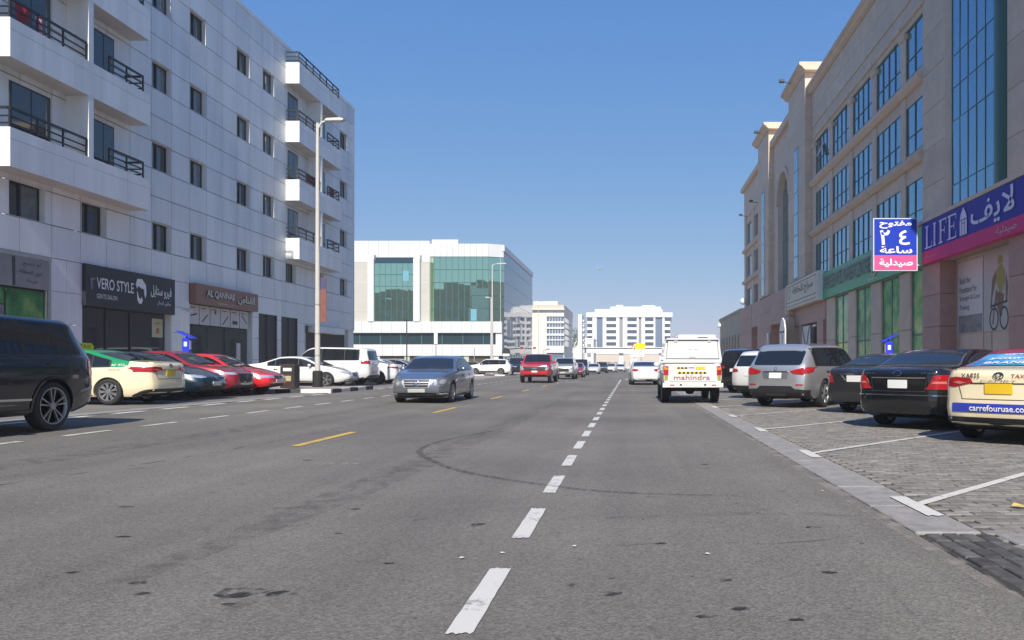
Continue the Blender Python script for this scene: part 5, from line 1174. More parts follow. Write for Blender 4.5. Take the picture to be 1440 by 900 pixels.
_wh = {}
def wheel_meshes(Rw, w, style):
    k = (Rw, w, style)
    if k in _wh: return _wh[k]
    rr = Rw * (.70 if style != 'suv22' else .76)
    t = MB(); t.lathe([(rr, -w / 2 + .015), (rr + .02, -w / 2), (Rw * .93, -w / 2), (Rw * .985, -w / 2 + .025), (Rw, -w * .25), (Rw, w * .25), (Rw * .985, w / 2 - .025), (Rw * .93, w / 2), (rr + .02, w / 2), (rr, w / 2 - .015)], 36, 'X')
    for sx in (-1, 1): t.lathe([(rr * .99, sx * (w / 2 - .05)), (0.01, sx * (w / 2 - .05))], 36, 'X', mi=0)
    r = MB(); xo = w / 2 - .004                      # outer face towards +X and -X alike
    n, tw = {'suv22': (10, .075), 'five': (5, .30), 'ten': (10, .2), 'multi': (8, .24), 'hub': (9, .3), 'steel': (6, .5)}[style]
    for sx in (-1, 1):
        r.lathe([(rr * 1.0, sx * (xo + .004)), (rr * .94, sx * (xo + .002)), (rr * .90, sx * (xo - .035)), (rr * .99, sx * (xo - .05))], 36, 'X')
        r.lathe([(rr * .22, sx * (xo - .03)), (rr * .2, sx * (xo - .004)), (rr * .01, sx * (xo - .004))], 16, 'X')
        for i in range(n):
            a = 2 * math.pi * i / n + (.12 * (-1) ** i if style == 'suv22' else 0); 
            def pt(rad, da, x): return (sx * x, rad * math.cos(a + da), rad * math.sin(a + da))
            ri, ro = rr * .14, rr * .93; d0 = tw * (1.1 if style != 'suv22' else 2.2); d1 = tw * .62
            vs = [pt(ri, -d0, xo - .012), pt(ri, d0, xo - .012), pt(ro, d1, xo - .004), pt(ro, -d1, xo - .004), pt(ri, -d0 * 1.2, xo - .045), pt(ri, d0 * 1.2, xo - .045), pt(ro, d1 * 1.15, xo - .04), pt(ro, -d1 * 1.15, xo - .04)]
            r.add(vs, [(0, 1, 2, 3), (0, 3, 7, 4), (1, 5, 6, 2), (2, 6, 7, 3)])
    b = MB()
    for sx in (-1, 1): b.lathe([(rr * .97, sx * (xo - .046)), (.01, sx * (xo - .046))], 24, 'X')
    _wh[k] = (t.mesh('tyre', MTYRE), r, b); return _wh[k]
_rimc = {}
def add_wheels(sp, root, style, rim_mat, simple=False):
    tw = .225; t, r, b = wheel_meshes(sp.R, tw, style); k = (sp.R, style, rim_mat.name)
    if k not in _rimc:
        j = MB(); j.add(r.v, r.f, 0); j.add(b.v, b.f, 1); _rimc[k] = j.mesh('rim', [rim_mat, MRIMD])
    for wy in sp.wheels:
        for sg in (-1, 1):
            loc = (sg * (sp.P(wy) - tw / 2 - .012), wy, sp.R)
            wo = link('wheel', t, root); wo.location = loc
            link('rim', _rimc[k], wo)

def addp(sp, root, name, view, poly, mat, off=.006, step=.09, label=None):
    key = (id(sp), view, tuple(poly), off); me = patch(sp, view, list(poly), off, step)
    if len(me.materials): me = me.copy()
    me.materials.clear(); me.materials.append(mat); o = link(name, me, root)
    if label: o['label'] = label
    return o
def both(sp, root, name, view, poly, mat, off=.006, step=.09):
    """the same piece on either side of a front / rear / top view"""
    addp(sp, root, name, view, poly, mat, off, step); addp(sp, root, name, view, [(-p[0], p[1]) for p in reversed(poly)], mat, off, step)
def side_poly(sp, y0, y1, lo=.03, hi=.012, n=12, cut=None, r=.0):
    ys = np.linspace(y0, y1, n); up, dn = [], []
    for y in ys:
        p = sp.sec(y); zb_, zt = p[8][1] + lo, p[11][1] - hi
        if cut: zt = min(zt, cut(y))
        if zt - zb_ > .035: up.append((y, zt)); dn.append((y, zb_))
    return [tuple(map(float, q)) for q in dn + up[::-1]]
def top_poly(sp, y0, y1, inset=.05, n=7):
    ys = np.linspace(y0, y1, n); a = [(float(sp.sec(y)[12][0] - inset + .035 * (1 - i / (n - 1)) * 0), float(y)) for i, y in enumerate(ys)]
    return a + [(-x, y) for x, y in reversed(a)]

def car(name, label, loc, rz, sp, pm, style='ten', rim=None, group=None, cat='car', roof=None, glass=None, detail=2, mirror=None, trim=None, low=None):
    sp.make(); rim = rim or MRIM; glass = glass or MCARG
    root = empty(name, loc, rz, label, cat, group)
    me = sp.body.copy(); me.materials.clear()
    for m in (pm, MPLAST, roof or pm): me.materials.append(m)
    if roof:
        for p in me.polygons:
            c = p.center
            if p.material_index == 0 and c.z > sp.B(c.y) + .02 and -sp.L / 2 * .78 < c.y < sp.ws[0]: p.material_index = 2
    if low:
        for p in me.polygons:
            if p.material_index == 0 and p.center.z < low: p.material_index = 1
    link('body', me, root)
    if sp.ws: addp(sp, root, 'windscreen', 'top', top_poly(sp, sp.ws[0], sp.ws[1], .045), glass, .007)
    if isinstance(sp.rw, tuple): addp(sp, root, 'rear_window', 'top', top_poly(sp, sp.rw[0], sp.rw[1], .05), glass, .007)
    elif sp.rw: addp(sp, root, 'rear_window', 'rear', sp.rw, glass, .007)
    yC, yA, cut = sp.dlo
    fr = side_poly(sp, yC, yA, .012, .004, 24, cut)
    sides = ('left', 'right')
    for sd_ in sides:
        if len(fr) > 5: addp(sp, root, 'window_trim', sd_, fr, trim or MPLAST, .004)
        ss = [yC + .03] + sp.split + [yA - .03]
        for a, b in zip(ss[:-1], ss[1:]):
            pp = side_poly(sp, a + .018, b - .018, .03, .018, 10, (lambda y: cut(y) - .016) if cut else None)
            if len(pp) > 5: addp(sp, root, 'side_window', sd_, pp, glass, .0075)
        if detail:
            for y in [sp.split[-1] - .02] + ([sp.split[0] - .02] if len(sp.split) > 1 else []):
                zb_ = sp.B(y) - .13
                addp(sp, root, 'door_handle', sd_, rrect(y - .05 + .02, y + .13 + .02, zb_ - .014, zb_ + .016, .012, 2), trim or pm, .028)
        if detail > 1:
            for y in [q for q in sp.split + [sp.dlo[1] - .1] if min(abs(q - w_) for w_ in sp.wheels) > sp.R * 1.3]:
                addp(sp, root, 'door_gap', sd_, [(y - .005, sp.zb + .12), (y + .005, sp.zb + .12), (y + .005, sp.B(y) - .02), (y - .005, sp.B(y) - .02)], MRIMD, .0025)
            zs = sp.zb + .10
            addp(sp, root, 'side_skirt', sd_, [(sp.wheels[1] + sp.R * 1.25, zs - .06), (sp.wheels[0] - sp.R * 1.25, zs - .06), (sp.wheels[0] - sp.R * 1.25, zs + .01), (sp.wheels[1] + sp.R * 1.25, zs + .01)], MPLAST, .004)
    add_wheels(sp, root, style, rim)
    if detail:
        yM = sp.dlo[1] - .28; zM = sp.B(yM) + .06
        for sg in (-1, 1):
            xw = sp.P(yM) * .96; bm = bmesh.new(); bmesh.ops.create_uvsphere(bm, u_segments=12, v_segments=8, radius=1)
            for v in bm.verts:
                c = v.co; yy = c.y if c.y > -.35 else -.35
                v.co = Vector((sg * (xw + .10 + .10 * max(-.95, min(.95, c.x))), yM + .09 * yy, zM + .075 * max(-.85, min(.85, c.z)) + .03))
            for f in bm.faces: f.smooth = True
            m2 = bpy.data.meshes.new('mirror'); bm.to_mesh(m2); bm.free(); m2.materials.append(mirror or pm); link('mirror', m2, root)
    return root
def plate(sp, root, view, cx, cz, w=.5, h=.12, mat=None, off=.015): return addp(sp, root, 'number_plate', view, rrect(cx - w / 2, cx + w / 2, cz - h / 2, cz + h / 2, .008, 1), mat or MPLATE, off, .2)
def oval(sp, root, view, cx, cz, rx, rz_, t, mat=None, off=.016, name='emblem'):
    mb = MB(); n = 20
    for q in ring2(cx, cz, rx, rz_, t, n): mb.add([sp.project(view, p[0], p[1], off) for p in q], [(0, 1, 2, 3)])
    return mb.build(name, mat or MCHROME, root)

# ---- sedan and SUV shapes ----
def sedan(L=4.85, W=1.84, H=1.45, R_=.335, trunk=1.06, nose=.70, hood=.95, tailz=.98, roof_y=(-.75, .15), ws_y=(.42, 1.28), rw_y=(-1.05, -1.78), belt=.93, zb=.19, wb=2.82, k=.34):
    h = L / 2
    T = [(-h, tailz), (-h + .10, trunk - .015), (-h + .3, trunk), (rw_y[1], trunk + .035), (rw_y[0], H - .09), (roof_y[0], H - .02), (-.25, H), (roof_y[1], H - .02), (ws_y[0], H - .085), (ws_y[1], hood + .03), (ws_y[1] + .25, hood - .012), (h - .45, nose + .13), (h - .12, nose + .035), (h, nose)]
    B = [(-h, tailz - .08), (-h + .4, belt + .045), (-1.0, belt + .02), (.3, belt - .015), (ws_y[1], belt - .05), (h - .6, nose + .02), (h, nose - .12)]
    P = [(-h, W * .385), (-h + .06, W * .42), (-h + .3, W * .462), (-h + .8, W * .488), (-.3, W * .5), (1.0, W * .496), (h - .8, W * .482), (h - .35, W * .452), (h - .1, W * .405), (h, W * .36)]
    front = [(zb, -.09), (.30, .0), (.5, .02), (nose - .08, -.01), (nose + .1, -.06), (1.0, -.1)]
    rear = [(zb, -.07), (.35, .0), (.55, .01), (.75, -.03), (tailz, -.03), (1.2, -.05)]
    def cut(y): return 9 if y > rw_y[0] - .1 else 1.36 - 0.0
    return Spec(L, W, zb, T, B, P, k, front, rear, (wb / 2 + .02, -wb / 2 + .02), R_, (ws_y[1] - .03, ws_y[0] + .02), (rw_y[1] + .03, rw_y[0] - .01), (rw_y[1] + .42, ws_y[1] - .32, None), [-.95 if L > 4.6 else -.9, .12], fb=.08, rb=.06)
def suv(L=4.9, W=1.93, H=1.78, R_=.37, hood=1.12, nose=.95, belt=1.10, zb=.22, wb=2.85, slope=.32, k=.24, ws_y=(.48, 1.18), tail_top=None, rearw=None, dl=None, roofdrop=.06, split=None, flat=False):
    h = L / 2; tt = tail_top or H - roofdrop
    T = [(-h, tt - .06), (-h + .12, tt - .015), (-h + .4, tt + .015), (-.9, H - .01), (-.1, H), (.25, H - .015), (ws_y[0], H - .075), (ws_y[1], hood + .04), (ws_y[1] + .25, hood), (h - .4, nose + .1), (h - .1, nose + .03), (h, nose - .01)]
    B = [(-h, belt + .02), (-1.0, belt + .02), (.3, belt), (ws_y[1], belt - .04), (h - .5, nose - .03), (h, nose - .14)]
    P = [(-h, W * .415), (-h + .06, W * .445), (-h + .25, W * .475), (-h + .8, W * .494), (-.3, W * .5), (1.0, W * .498), (h - .7, W * .486), (h - .3, W * .455), (h - .08, W * .41), (h, W * .385)]
    front = [(zb, -.1), (.4, .0), (.6, .02), (nose - .1, .0), (nose + .1, -.05), (1.3, -.1)]
    rear = [(zb, -.08), (.5, .015), (.75, .01), (belt - .02, -.04), (tt - .05, -slope), (H, -slope)]
    rw = rearw or rrect(-W * .355, W * .355, belt + .06, tt - .14, .06)
    return Spec(L, W, zb, T, B, P, k, front, rear, (wb / 2 + .03, -wb / 2 + .03), R_, (ws_y[1] - .03, ws_y[0] + .02), rw, dl or (-h + .45, ws_y[1] - .25, None), split or [-1.15, -.05], fb=.07, rb=.06, arch=1.12)
# ------------------------------------------------------------------ the cars in the street
def headlamps(sp, root, poly, mat=None, extra=None):
    both(sp, root, 'headlight', 'front', poly, mat or MHEAD, .012, .06)
def strips(sp, root, name, view, rects, mat, off=.008):
    for (x0, x1, z0, z1) in rects: addp(sp, root, name, view, rrect(x0, x1, z0, z1, min(.02, (z1 - z0) * .4), 2), mat, off)
CREAM = paint('cream', (.80, .69, .46), rough=.3)
def bonnet_lines(sp, c):
    y0, y1 = sp.ws[0] + .06, sp.L / 2 - .28
    for sg in (-1, 1):
        a, b = sg * sp.P(y0) * .86, sg * sp.P(y1) * .80
        addp(sp, c, 'bonnet_gap', 'top', [(a - .006, y0), (a + .006, y0), (b + .006, y1), (b - .006, y1)], MRIMD, .002)
    for x0, x1 in ((-.55, -.02), (.05, .6)):
        addp(sp, c, 'wiper', 'top', [(x0, sp.ws[0] - .02), (x0, sp.ws[0] - .035), (x1, sp.ws[0] - .12), (x1, sp.ws[0] - .10)], MRIMD, .02)
def boot_lines(sp, c, x=.50, z0=.70, z1=.99):
    for sg in (-1, 1): addp(sp, c, 'boot_gap', 'rear', [(sg * x - .005, z0), (sg * x + .005, z0), (sg * (x + .06) + .005, z1), (sg * (x + .06) - .005, z1)], MRIMD, .004)
    addp(sp, c, 'boot_gap', 'rear', [(-x, z0 - .005), (x, z0 - .005), (x, z0 + .005), (-x, z0 + .005)], MRIMD, .004)
# 1 dark luxury SUV coming towards us on the far left
sp = suv(5.0, 2.0, 1.86, .395, hood=1.16, nose=1.0, belt=1.19, zb=.25, wb=2.92, slope=.34, k=.22, dl=(-2.12, 1.02, None), split=[-1.42, -.30])
NAVYBLK = paint('navy_black', (.003, .005, .012), rough=.16)
c = car('suv', 'dark navy luxury SUV with twin-spoke alloy wheels cut by the left edge', (-10.33, 11.15, zg(-10.3)), R(180), sp, NAVYBLK, 'suv22', trim=NAVYBLK, glass=MCARG)
for sd_ in ('left', 'right'):
    addp(sp, c, 'sill_trim', sd_, [(-.95, .50), (.95, .52), (.95, .555), (-.95, .535)], MCHROME, .012)
    addp(sp, c, 'tail_light', sd_, rrect(-2.44, -2.28, .86, 1.16, .03), MRED, .01)
    addp(sp, c, 'bumper_trim', sd_, [(-2.42, .66), (-2.05, .60), (-2.05, .63), (-2.42, .70)], MRIM, .012)
    addp(sp, c, 'fuel_flap', sd_, rrect(-1.84, -1.66, .90, 1.06, .03), NAVYBLK, .004)
    addp(sp, c, 'body_gap', sd_, [(-2.48, 1.165), (.9, 1.15), (.9, 1.156), (-2.48, 1.171)], MRIMD, .003)
addp(sp, c, 'rear_bumper', 'rear', rrect(-.8, .8, .34, .6, .06), MPLAST, .02)
plate(sp, c, 'rear', 0, .78)
for wy in sp.wheels:
    for sd_ in ('left',):
        n = 16; mb = MB(); vs = []
        for i in range(n + 1):
            for f_ in (1.12, 1.23):
                a_ = math.pi * (i / n * 1.1 - .05); vs.append(sp.project(sd_, wy + sp.R * f_ * math.cos(a_), sp.R + sp.R * f_ * math.sin(a_), .014))
        mb.add(vs, [(2 * i, 2 * i + 1, 2 * i + 3, 2 * i + 2) for i in range(n)], 0, True); mb.build('wheel_arch_trim', NAVYBLK, c)

# 2 parked taxi, nose to the shops
cam_sp = sedan(4.88, 1.84, 1.445, .335, trunk=1.11, tailz=1.07, rw_y=(-1.0, -1.86), hood=.97)
def camry_tail(sp, c, pl, yel=True):
    boot_lines(sp, c, .52, .66, .86)
    both(sp, c, 'tail_light', 'rear', [(.36, .90), (.40, .965), (.62, .985), (.86, .95), (.86, .84), (.62, .84), (.48, .875)], MRED, .014, .05)
    both(sp, c, 'reverse_light', 'rear', [(.46, .90), (.58, .925), (.66, .90), (.56, .875)], MREDL, .019, .05)
    addp(sp, c, 'lower_bumper', 'rear', rrect(-.82, .82, .20, .40, .08), MPLAST, .02)
    addp(sp, c, 'boot_gap', 'rear', [(-.40, .885), (.40, .885), (.40, .90), (-.40, .90)], MPLAST, .010)
    plate(sp, c, 'rear', 0, .815, .38, .15, pl, .016)
    oval(sp, c, 'rear', 0, 1.0, .075, .05, .012, MDARKM); oval(sp, c, 'rear', 0, 1.0, .035, .05, .010, MDARKM); oval(sp, c, 'rear', 0, 1.015, .055, .022, .009, MDARKM)
    addp(sp, c, 'boot_lip', 'top', [(-.62, -2.40), (.62, -2.40), (.66, -2.28), (-.66, -2.28)], c.children[0].data.materials[0], .016)
def taxi_sign(c, y=-.1, z=1.44):
    mb = MB(); mb.prism([(-.30, z), (.30, z), (.33, z + .08), (.24, z + .17), (-.24, z + .17), (-.33, z + .08)], y - .09, y + .09, 1)
    o = mb.build('roof_sign', M('taxi_sign_yellow', (.85, .62, .02), .35), c)
    for yy, xa in ((y - .09, (1, 0, 0)), (y + .09, (-1, 0, 0))): text_obj('lettering', 'TAXI', (-.2 * xa[0], yy, z + .03), xa, .4, .10, MBLKS, o, depth=.003)
    return o
GREEN = paint('taxi_green', (.01, .26, .10))
c = car('taxi', 'cream taxi with green roof parked nose-in beside the dark SUV', (-14.7, 20.65, .14), R(90), cam_sp, CREAM, 'hub', roof=GREEN, cat='taxi', group='cars parked along the left shops')
camry_tail(cam_sp, c, MPLATEY); taxi_sign(c)
for sd_ in ('left', 'right'):
    addp(cam_sp, c, 'tail_light', sd_, [(-2.36, .86), (-1.93, .955), (-1.93, .975), (-2.36, .965)], MRED, .012, .05)
    addp(cam_sp, c, 'fuel_flap', sd_, rrect(-1.74, -1.58, .80, .94, .03), CREAM, .004)
decal_text(cam_sp, 'left', 'AF 972', -1.62, 1.02, .34, .055, MWS, 'lettering', c)
decal_text(cam_sp, 'left', 'POLICE 901', -1.55, .90, .30, .045, M('print_redgrey', (.4, .2, .18), .5), 'lettering', c)

# 3-6 nose-out row
def camry_nose(sp, c, pm_):
    bonnet_lines(sp, c)
    headlamps(sp, c, [(.42, .66), (.50, .72), (.80, .75), (.84, .68), (.66, .64)])
    addp(sp, c, 'grille', 'front', [(-.62, .22), (.62, .22), (.70, .42), (.45, .46), (-.45, .46), (-.70, .42)], MPLAST, .014)
    addp(sp, c, 'upper_grille', 'front', [(-.42, .60), (.42, .60), (.48, .66), (-.48, .66)], MPLAST, .012)
    plate(sp, c, 'front', 0, .47, .5, .12); oval(sp, c, 'front', 0, .645, .07, .045, .012); oval(sp, c, 'front', 0, .655, .05, .02, .009)
BLUEP = paint('dark_teal_blue', (.010, .026, .045), metal=.3)
c = car('saloon_car', 'dark teal blue saloon backed in beside the green-roofed taxi', (-14.95, 23.35, .14), R(-90), cam_sp, BLUEP, 'ten', group='cars parked along the left shops'); camry_nose(cam_sp, c, BLUEP)
maz = sedan(4.66, 1.84, 1.50, .34, trunk=1.06, nose=.80, hood=1.02, belt=.97, ws_y=(.35, 1.12))
DRED = paint('dark_red', (.30, .012, .03), metal=.2)
c = car('saloon_car', 'dark wine red car with black grille parked nose-out', (-15.15, 25.75, .14), R(-90), maz, DRED, 'ten', group='cars parked along the left shops')
bonnet_lines(maz, c); headlamps(maz, c, [(.46, .72), (.54, .78), (.82, .80), (.84, .73), (.6, .70)]); addp(maz, c, 'grille', 'front', [(-.34, .44), (.34, .44), (.46, .74), (-.46, .74)], MPLAST, .014)
addp(maz, c, 'grille_trim', 'front', [(-.38, .40), (.38, .40), (.36, .44), (-.36, .44)], MCHROME, .02); plate(maz, c, 'front', 0, .43); oval(maz, c, 'front', 0, .63, .06, .05, .012)
addp(maz, c, 'bumper_intake', 'front', rrect(-.7, .7, .24, .36, .05), MPLAST, .012)
hon = sedan(4.75, 1.80, 1.44, .31, trunk=1.03, nose=.68, hood=.93, belt=.90, ws_y=(.40, 1.2))
REDP = paint('bright_red', (.68, .015, .02))
c = car('saloon_car', 'bright red older saloon parked nose-out beside the kerb island', (-15.05, 27.85, .14), R(-90), hon, REDP, 'five', group='cars parked along the left shops')
bonnet_lines(hon, c); headlamps(hon, c, [(.36, .56), (.40, .65), (.78, .68), (.82, .58)]); addp(hon, c, 'grille', 'front', rrect(-.3, .3, .56, .65, .03), MPLAST, .014); oval(hon, c, 'front', 0, .605, .05, .04, .01)
plate(hon, c, 'front', 0, .45); addp(hon, c, 'bumper_intake', 'front', rrect(-.6, .6, .24, .34, .05), MPLAST, .012)
WHT = paint('white', (.70, .70, .70)); PEARL = paint('pearl_white', (.74, .74, .72))
lex = sedan(4.83, 1.83, 1.44, .335, trunk=1.08, nose=.72, hood=.96, belt=.94, rw_y=(-1.0, -1.75))
c = car('saloon_car', 'white saloon parked nose-out right behind the lamp post', (-15.6, 37.0, .15), R(-90), lex, WHT, 'five', trim=MCHROME, group='cars parked along the left shops')
bonnet_lines(lex, c); headlamps(lex, c, [(.44, .62), (.50, .72), (.76, .74), (.82, .64), (.6, .58)]); addp(lex, c, 'grille', 'front', [(-.26, .48), (.26, .48), (.34, .66), (-.34, .66)], MPLAST, .014)
strips(lex, c, 'grille_bar', 'front', [(-.28, .28, .52, .535), (-.3, .3, .57, .585), (-.32, .32, .62, .635)], MCHROME, .02); plate(lex, c, 'front', 0, .43); both(lex, c, 'fog_light', 'front', rrect(.5, .72, .27, .36, .03), MPLAST, .012)

# 7.. tail-out white SUV and cars beyond it
pat = suv(5.1, 1.99, 1.94, .40, hood=1.24, nose=1.08, belt=1.22, zb=.27, wb=3.07, slope=.14, k=.2, split=[-1.35, -.2])
def roof_rails(sp, c, z0, x=.62, y0=-1.7, y1=.3, mat=None):
    for sg in (-1, 1):
        mb = MB(); pts = [(y0 - .12, z0 - .02), (y0, z0 + .05), (y1, z0 + .05), (y1 + .14, z0 - .02)]
        for a, b in zip(pts[:-1], pts[1:]): mb.tube((sg * x, a[0], a[1]), (sg * x, b[0], b[1]), .02, n=8)
        mb.build('roof_rail', mat or MRIM, c)
c = car('suv', 'large white off-road SUV with its tail to the road behind the white saloon', (-15.75, 40.0, .15), R(90), pat, WHT, 'five', group='cars parked along the left shops', low=.38)
both(pat, c, 'tail_light', 'rear', rrect(.64, .90, 1.08, 1.24, .02), MRED, .014)
for sd_ in ('left', 'right'): addp(pat, c, 'tail_light', sd_, rrect(-2.48, -2.18, 1.08, 1.24, .03), MRED, .012)
plate(pat, c, 'rear', 0, .98, .45, .14); addp(pat, c, 'chrome_bar', 'rear', rrect(-.42, .42, 1.08, 1.14, .02), MCHROME, .018); addp(pat, c, 'lower_bumper', 'rear', rrect(-.85, .85, .33, .5, .05), MPLAST, .02)
addp(pat, c, 'bumper_trim', 'rear', rrect(-.6, .6, .62, .68, .02), MCHROME, .02)
ela = sedan(4.6, 1.80, 1.43, .32, trunk=1.08, tailz=.98, rw_y=(-.85, -1.75))
c = car('saloon_car', 'white saloon with slim red tail lamps next to the large white SUV', (-15.05, 43.0, .15), R(90), ela, WHT, 'ten', group='cars parked along the left shops')
both(ela, c, 'tail_light', 'rear', [(.42, .88), (.5, .95), (.84, .93), (.84, .84), (.6, .84)], MRED, .014); plate(ela, c, 'rear', 0, .72); addp(ela, c, 'lower_bumper', 'rear', rrect(-.7, .7, .22, .36, .05), MPLAST, .015)
for sd_ in ('left',): addp(ela, c, 'tail_light', sd_, [(-2.2, .84), (-1.8, .93), (-1.8, .95), (-2.2, .94)], MRED, .012)
c = car('saloon_car', 'white saloon half hidden behind the blue-grey car, nose to the road', (-15.0, 46.0, .15), R(-90), ela, PEARL, 'ten', group='cars parked along the left shops', detail=1)
headlamps(ela, c, [(.42, .62), (.5, .7), (.8, .72), (.82, .64)])
c = car('saloon_car', 'silver saloon behind the blue-grey car at the end of the row', (-14.7, 49.0, .15), R(-90), lex, paint('silver', (.42, .43, .44), metal=.6), 'ten', group='cars parked along the left shops', detail=1)
headlamps(lex, c, [(.44, .62), (.5, .72), (.8, .74), (.82, .64)])

# oncoming blue-grey saloon
mer = sedan(4.6, 1.79, 1.45, .325, trunk=1.07, nose=.76, hood=.98, belt=.95, ws_y=(.30, 1.0), roof_y=(-.85, .0), wb=2.76, zb=.14)
BGREY = paint('blue_grey', (.27, .30, .36), metal=.8, rough=.34)
c = car('saloon_car', 'blue-grey executive saloon driving towards the camera', (-6.28, 25.15, zg(-6.3)), R(180), mer, BGREY, 'ten', glass=MCARGB, trim=MPLAST)
bonnet_lines(mer, c); headlamps(mer, c, [(.44, .50), (.47, .66), (.58, .745), (.78, .76), (.86, .66), (.82, .54), (.68, .49)], MHEADD)
for sg in (-1, 1):
    addp(mer, c, 'lamp_lens', 'front', rrect(sg * .72 - .07, sg * .72 + .07, .57, .71, .065), MHEAD, .02, .04); addp(mer, c, 'lamp_lens', 'front', rrect(sg * .55 - .05, sg * .55 + .05, .54, .65, .045), MHEAD, .02, .04)
addp(mer, c, 'grille', 'front', [(-.33, .46), (.33, .46), (.42, .63), (.38, .70), (-.38, .70), (-.42, .63)], MRIMD, .012)
MSAT = M('satin_silver', (.48, .49, .51), .5, metal=.7)
strips(mer, c, 'grille_bar', 'front', [(-.38, .38, .685, .705), (-.39, .39, .615, .635), (-.36, .36, .545, .565), (-.33, .33, .46, .478)], MSAT, .022)
for sg in (-1, 1): addp(mer, c, 'grille_frame', 'front', [(sg * .33, .46), (sg * .355, .46), (sg * .445, .63), (sg * .40, .705), (sg * .38, .685), (sg * .415, .63)][::sg], MSAT, .02)
oval(mer, c, 'front', 0, .585, .10, .10, .016, MCHROME, .034)
mb = MB()
for a in (90, 210, 330):
    t = R(a); d = (math.cos(t), math.sin(t)); nrm = (-d[1], d[0])
    pts = [(nrm[0] * .018, .585 + nrm[1] * .018), (d[0] * .092, .585 + d[1] * .092), (-nrm[0] * .018, .585 - nrm[1] * .018)]
    mb.add([mer.project('front', p[0], p[1], .034 + .002 * (a // 120)) for p in pts], [(0, 1, 2)])
mb.build('emblem', MCHROME, c)
plate(mer, c, 'front', 0, .385, .50, .10, M('plate_grey', (.50, .50, .50), .4), .03)
addp(mer, c, 'bumper_intake', 'front', [(-.50, .20), (.50, .20), (.60, .32), (-.60, .32)], MRIMD, .012)
both(mer, c, 'side_intake', 'front', [(.62, .20), (.78, .22), (.82, .34), (.66, .33)], MRIMD, .012); both(mer, c, 'day_light', 'front', rrect(.64, .80, .27, .305, .015), M('day_light', (.9, .9, .88), .2), .022)
addp(mer, c, 'front_lip', 'front', [(-.78, .165), (.78, .165), (.82, .20), (-.82, .20)], M('bumper_silver', (.45, .46, .48), .3, metal=.6), .03)
for sd_ in ('left', 'right'): addp(mer, c, 'sill_trim', sd_, [(-1.0, .27), (1.0, .27), (1.0, .30), (-1.0, .33)], M('bumper_silver', (.45, .46, .48)), .02)

# pickups
def pickup(L, W, H, R_, bed, hood, nose, belt, wb, cab, zb=.32, k=.22):
    h = L / 2; c0, c1 = cab
    T = [(-h, bed - .03), (-h + .05, bed), (c0 - .12, bed), (c0 - .02, bed + .15), (c0 + .12, H - .12), (c0 + .35, H - .01), (c0 + .8, H), (c1 - .62, H - .07), (c1, hood + .04), (c1 + .25, hood), (h - .35, nose + .08), (h - .08, nose + .03), (h, nose - .01)]
    B = [(-h, bed - .05), (c0, bed - .04), (c0 + .4, belt), (c1, belt - .03), (h - .5, nose - .04), (h, nose - .14)]
    P = [(-h, W * .47), (-h + .05, W * .485), (-h + .3, W * .49), (0, W * .5), (1.2, W * .498), (h - .6, W * .488), (h - .25, W * .46), (h - .06, W * .42), (h, W * .40)]
    return Spec(L, W, zb, T, B, P, k, [(zb, -.08), (.5, .0), (.7, .02), (nose, -.02), (1.5, -.06)], [(zb, -.02), (.6, 0), (2, 0)], (wb / 2 + .12, -wb / 2 + .12), R_, (c1 - .03, c1 - .60), None, (c0 + .22, c1 - .28, None), [c0 + 1.1], fb=.06, rb=.004, arch=1.14)
chev = pickup(5.85, 2.06, 1.92, .42, 1.38, 1.30, 1.16, 1.28, 3.70, (-.9, 1.55), zb=.38)
RP = paint('pickup_red', (.50, .010, .020))
c = car('pickup_truck', 'red pickup truck with black grille driving towards us', (-6.1, 52.4, zg(-6.1)), R(180), chev, RP, 'five', cat='pickup')
addp(chev, c, 'grille', 'front', [(-.70, .78), (.70, .78), (.74, 1.06), (-.74, 1.06)], MPLAST, .02); both(chev, c, 'headlight', 'front', [(.66, .84), (.76, 1.08), (.90, 1.08), (.92, .9), (.8, .82)], MHEAD, .024)
addp(chev, c, 'front_bumper', 'front', rrect(-.86, .86, .52, .70, .05), RP, .03); addp(chev, c, 'bumper_intake', 'front', rrect(-.7, .7, .44, .56, .04), MPLAST, .035); plate(chev, c, 'front', 0, .74, .36, .11, None, .03)
m_ = MB(); m_.add([chev.project('front', x, z, .03) for x, z in [(-.13, .95), (.13, .95), (.15, .92), (-.10, .90), (-.15, .93)]], [(0, 1, 2, 3, 4)]); m_.build('emblem', MCHROME, c)
l2 = pickup(5.3, 1.86, 1.80, .39, 1.28, 1.20, 1.05, 1.18, 3.0, (-.75, 1.25), zb=.34)
c = car('pickup_truck', 'silver white pickup following right behind the red one', (-5.5, 66.0, .02), R(180), l2, paint('silver_white', (.60, .61, .62), metal=.3), 'five', cat='pickup', detail=1)
both(l2, c, 'headlight', 'front', [(.52, .78), (.6, .96), (.84, .98), (.86, .84)], MHEAD, .02); addp(l2, c, 'grille', 'front', rrect(-.5, .5, .62, .92, .04), MPLAST, .015); addp(l2, c, 'front_bumper', 'front', rrect(-.75, .75, .44, .6, .04), M('bumper_silver', (.45, .46, .48)), .03); plate(l2, c, 'front', 0, .56, None or .4, .11, None, .04)

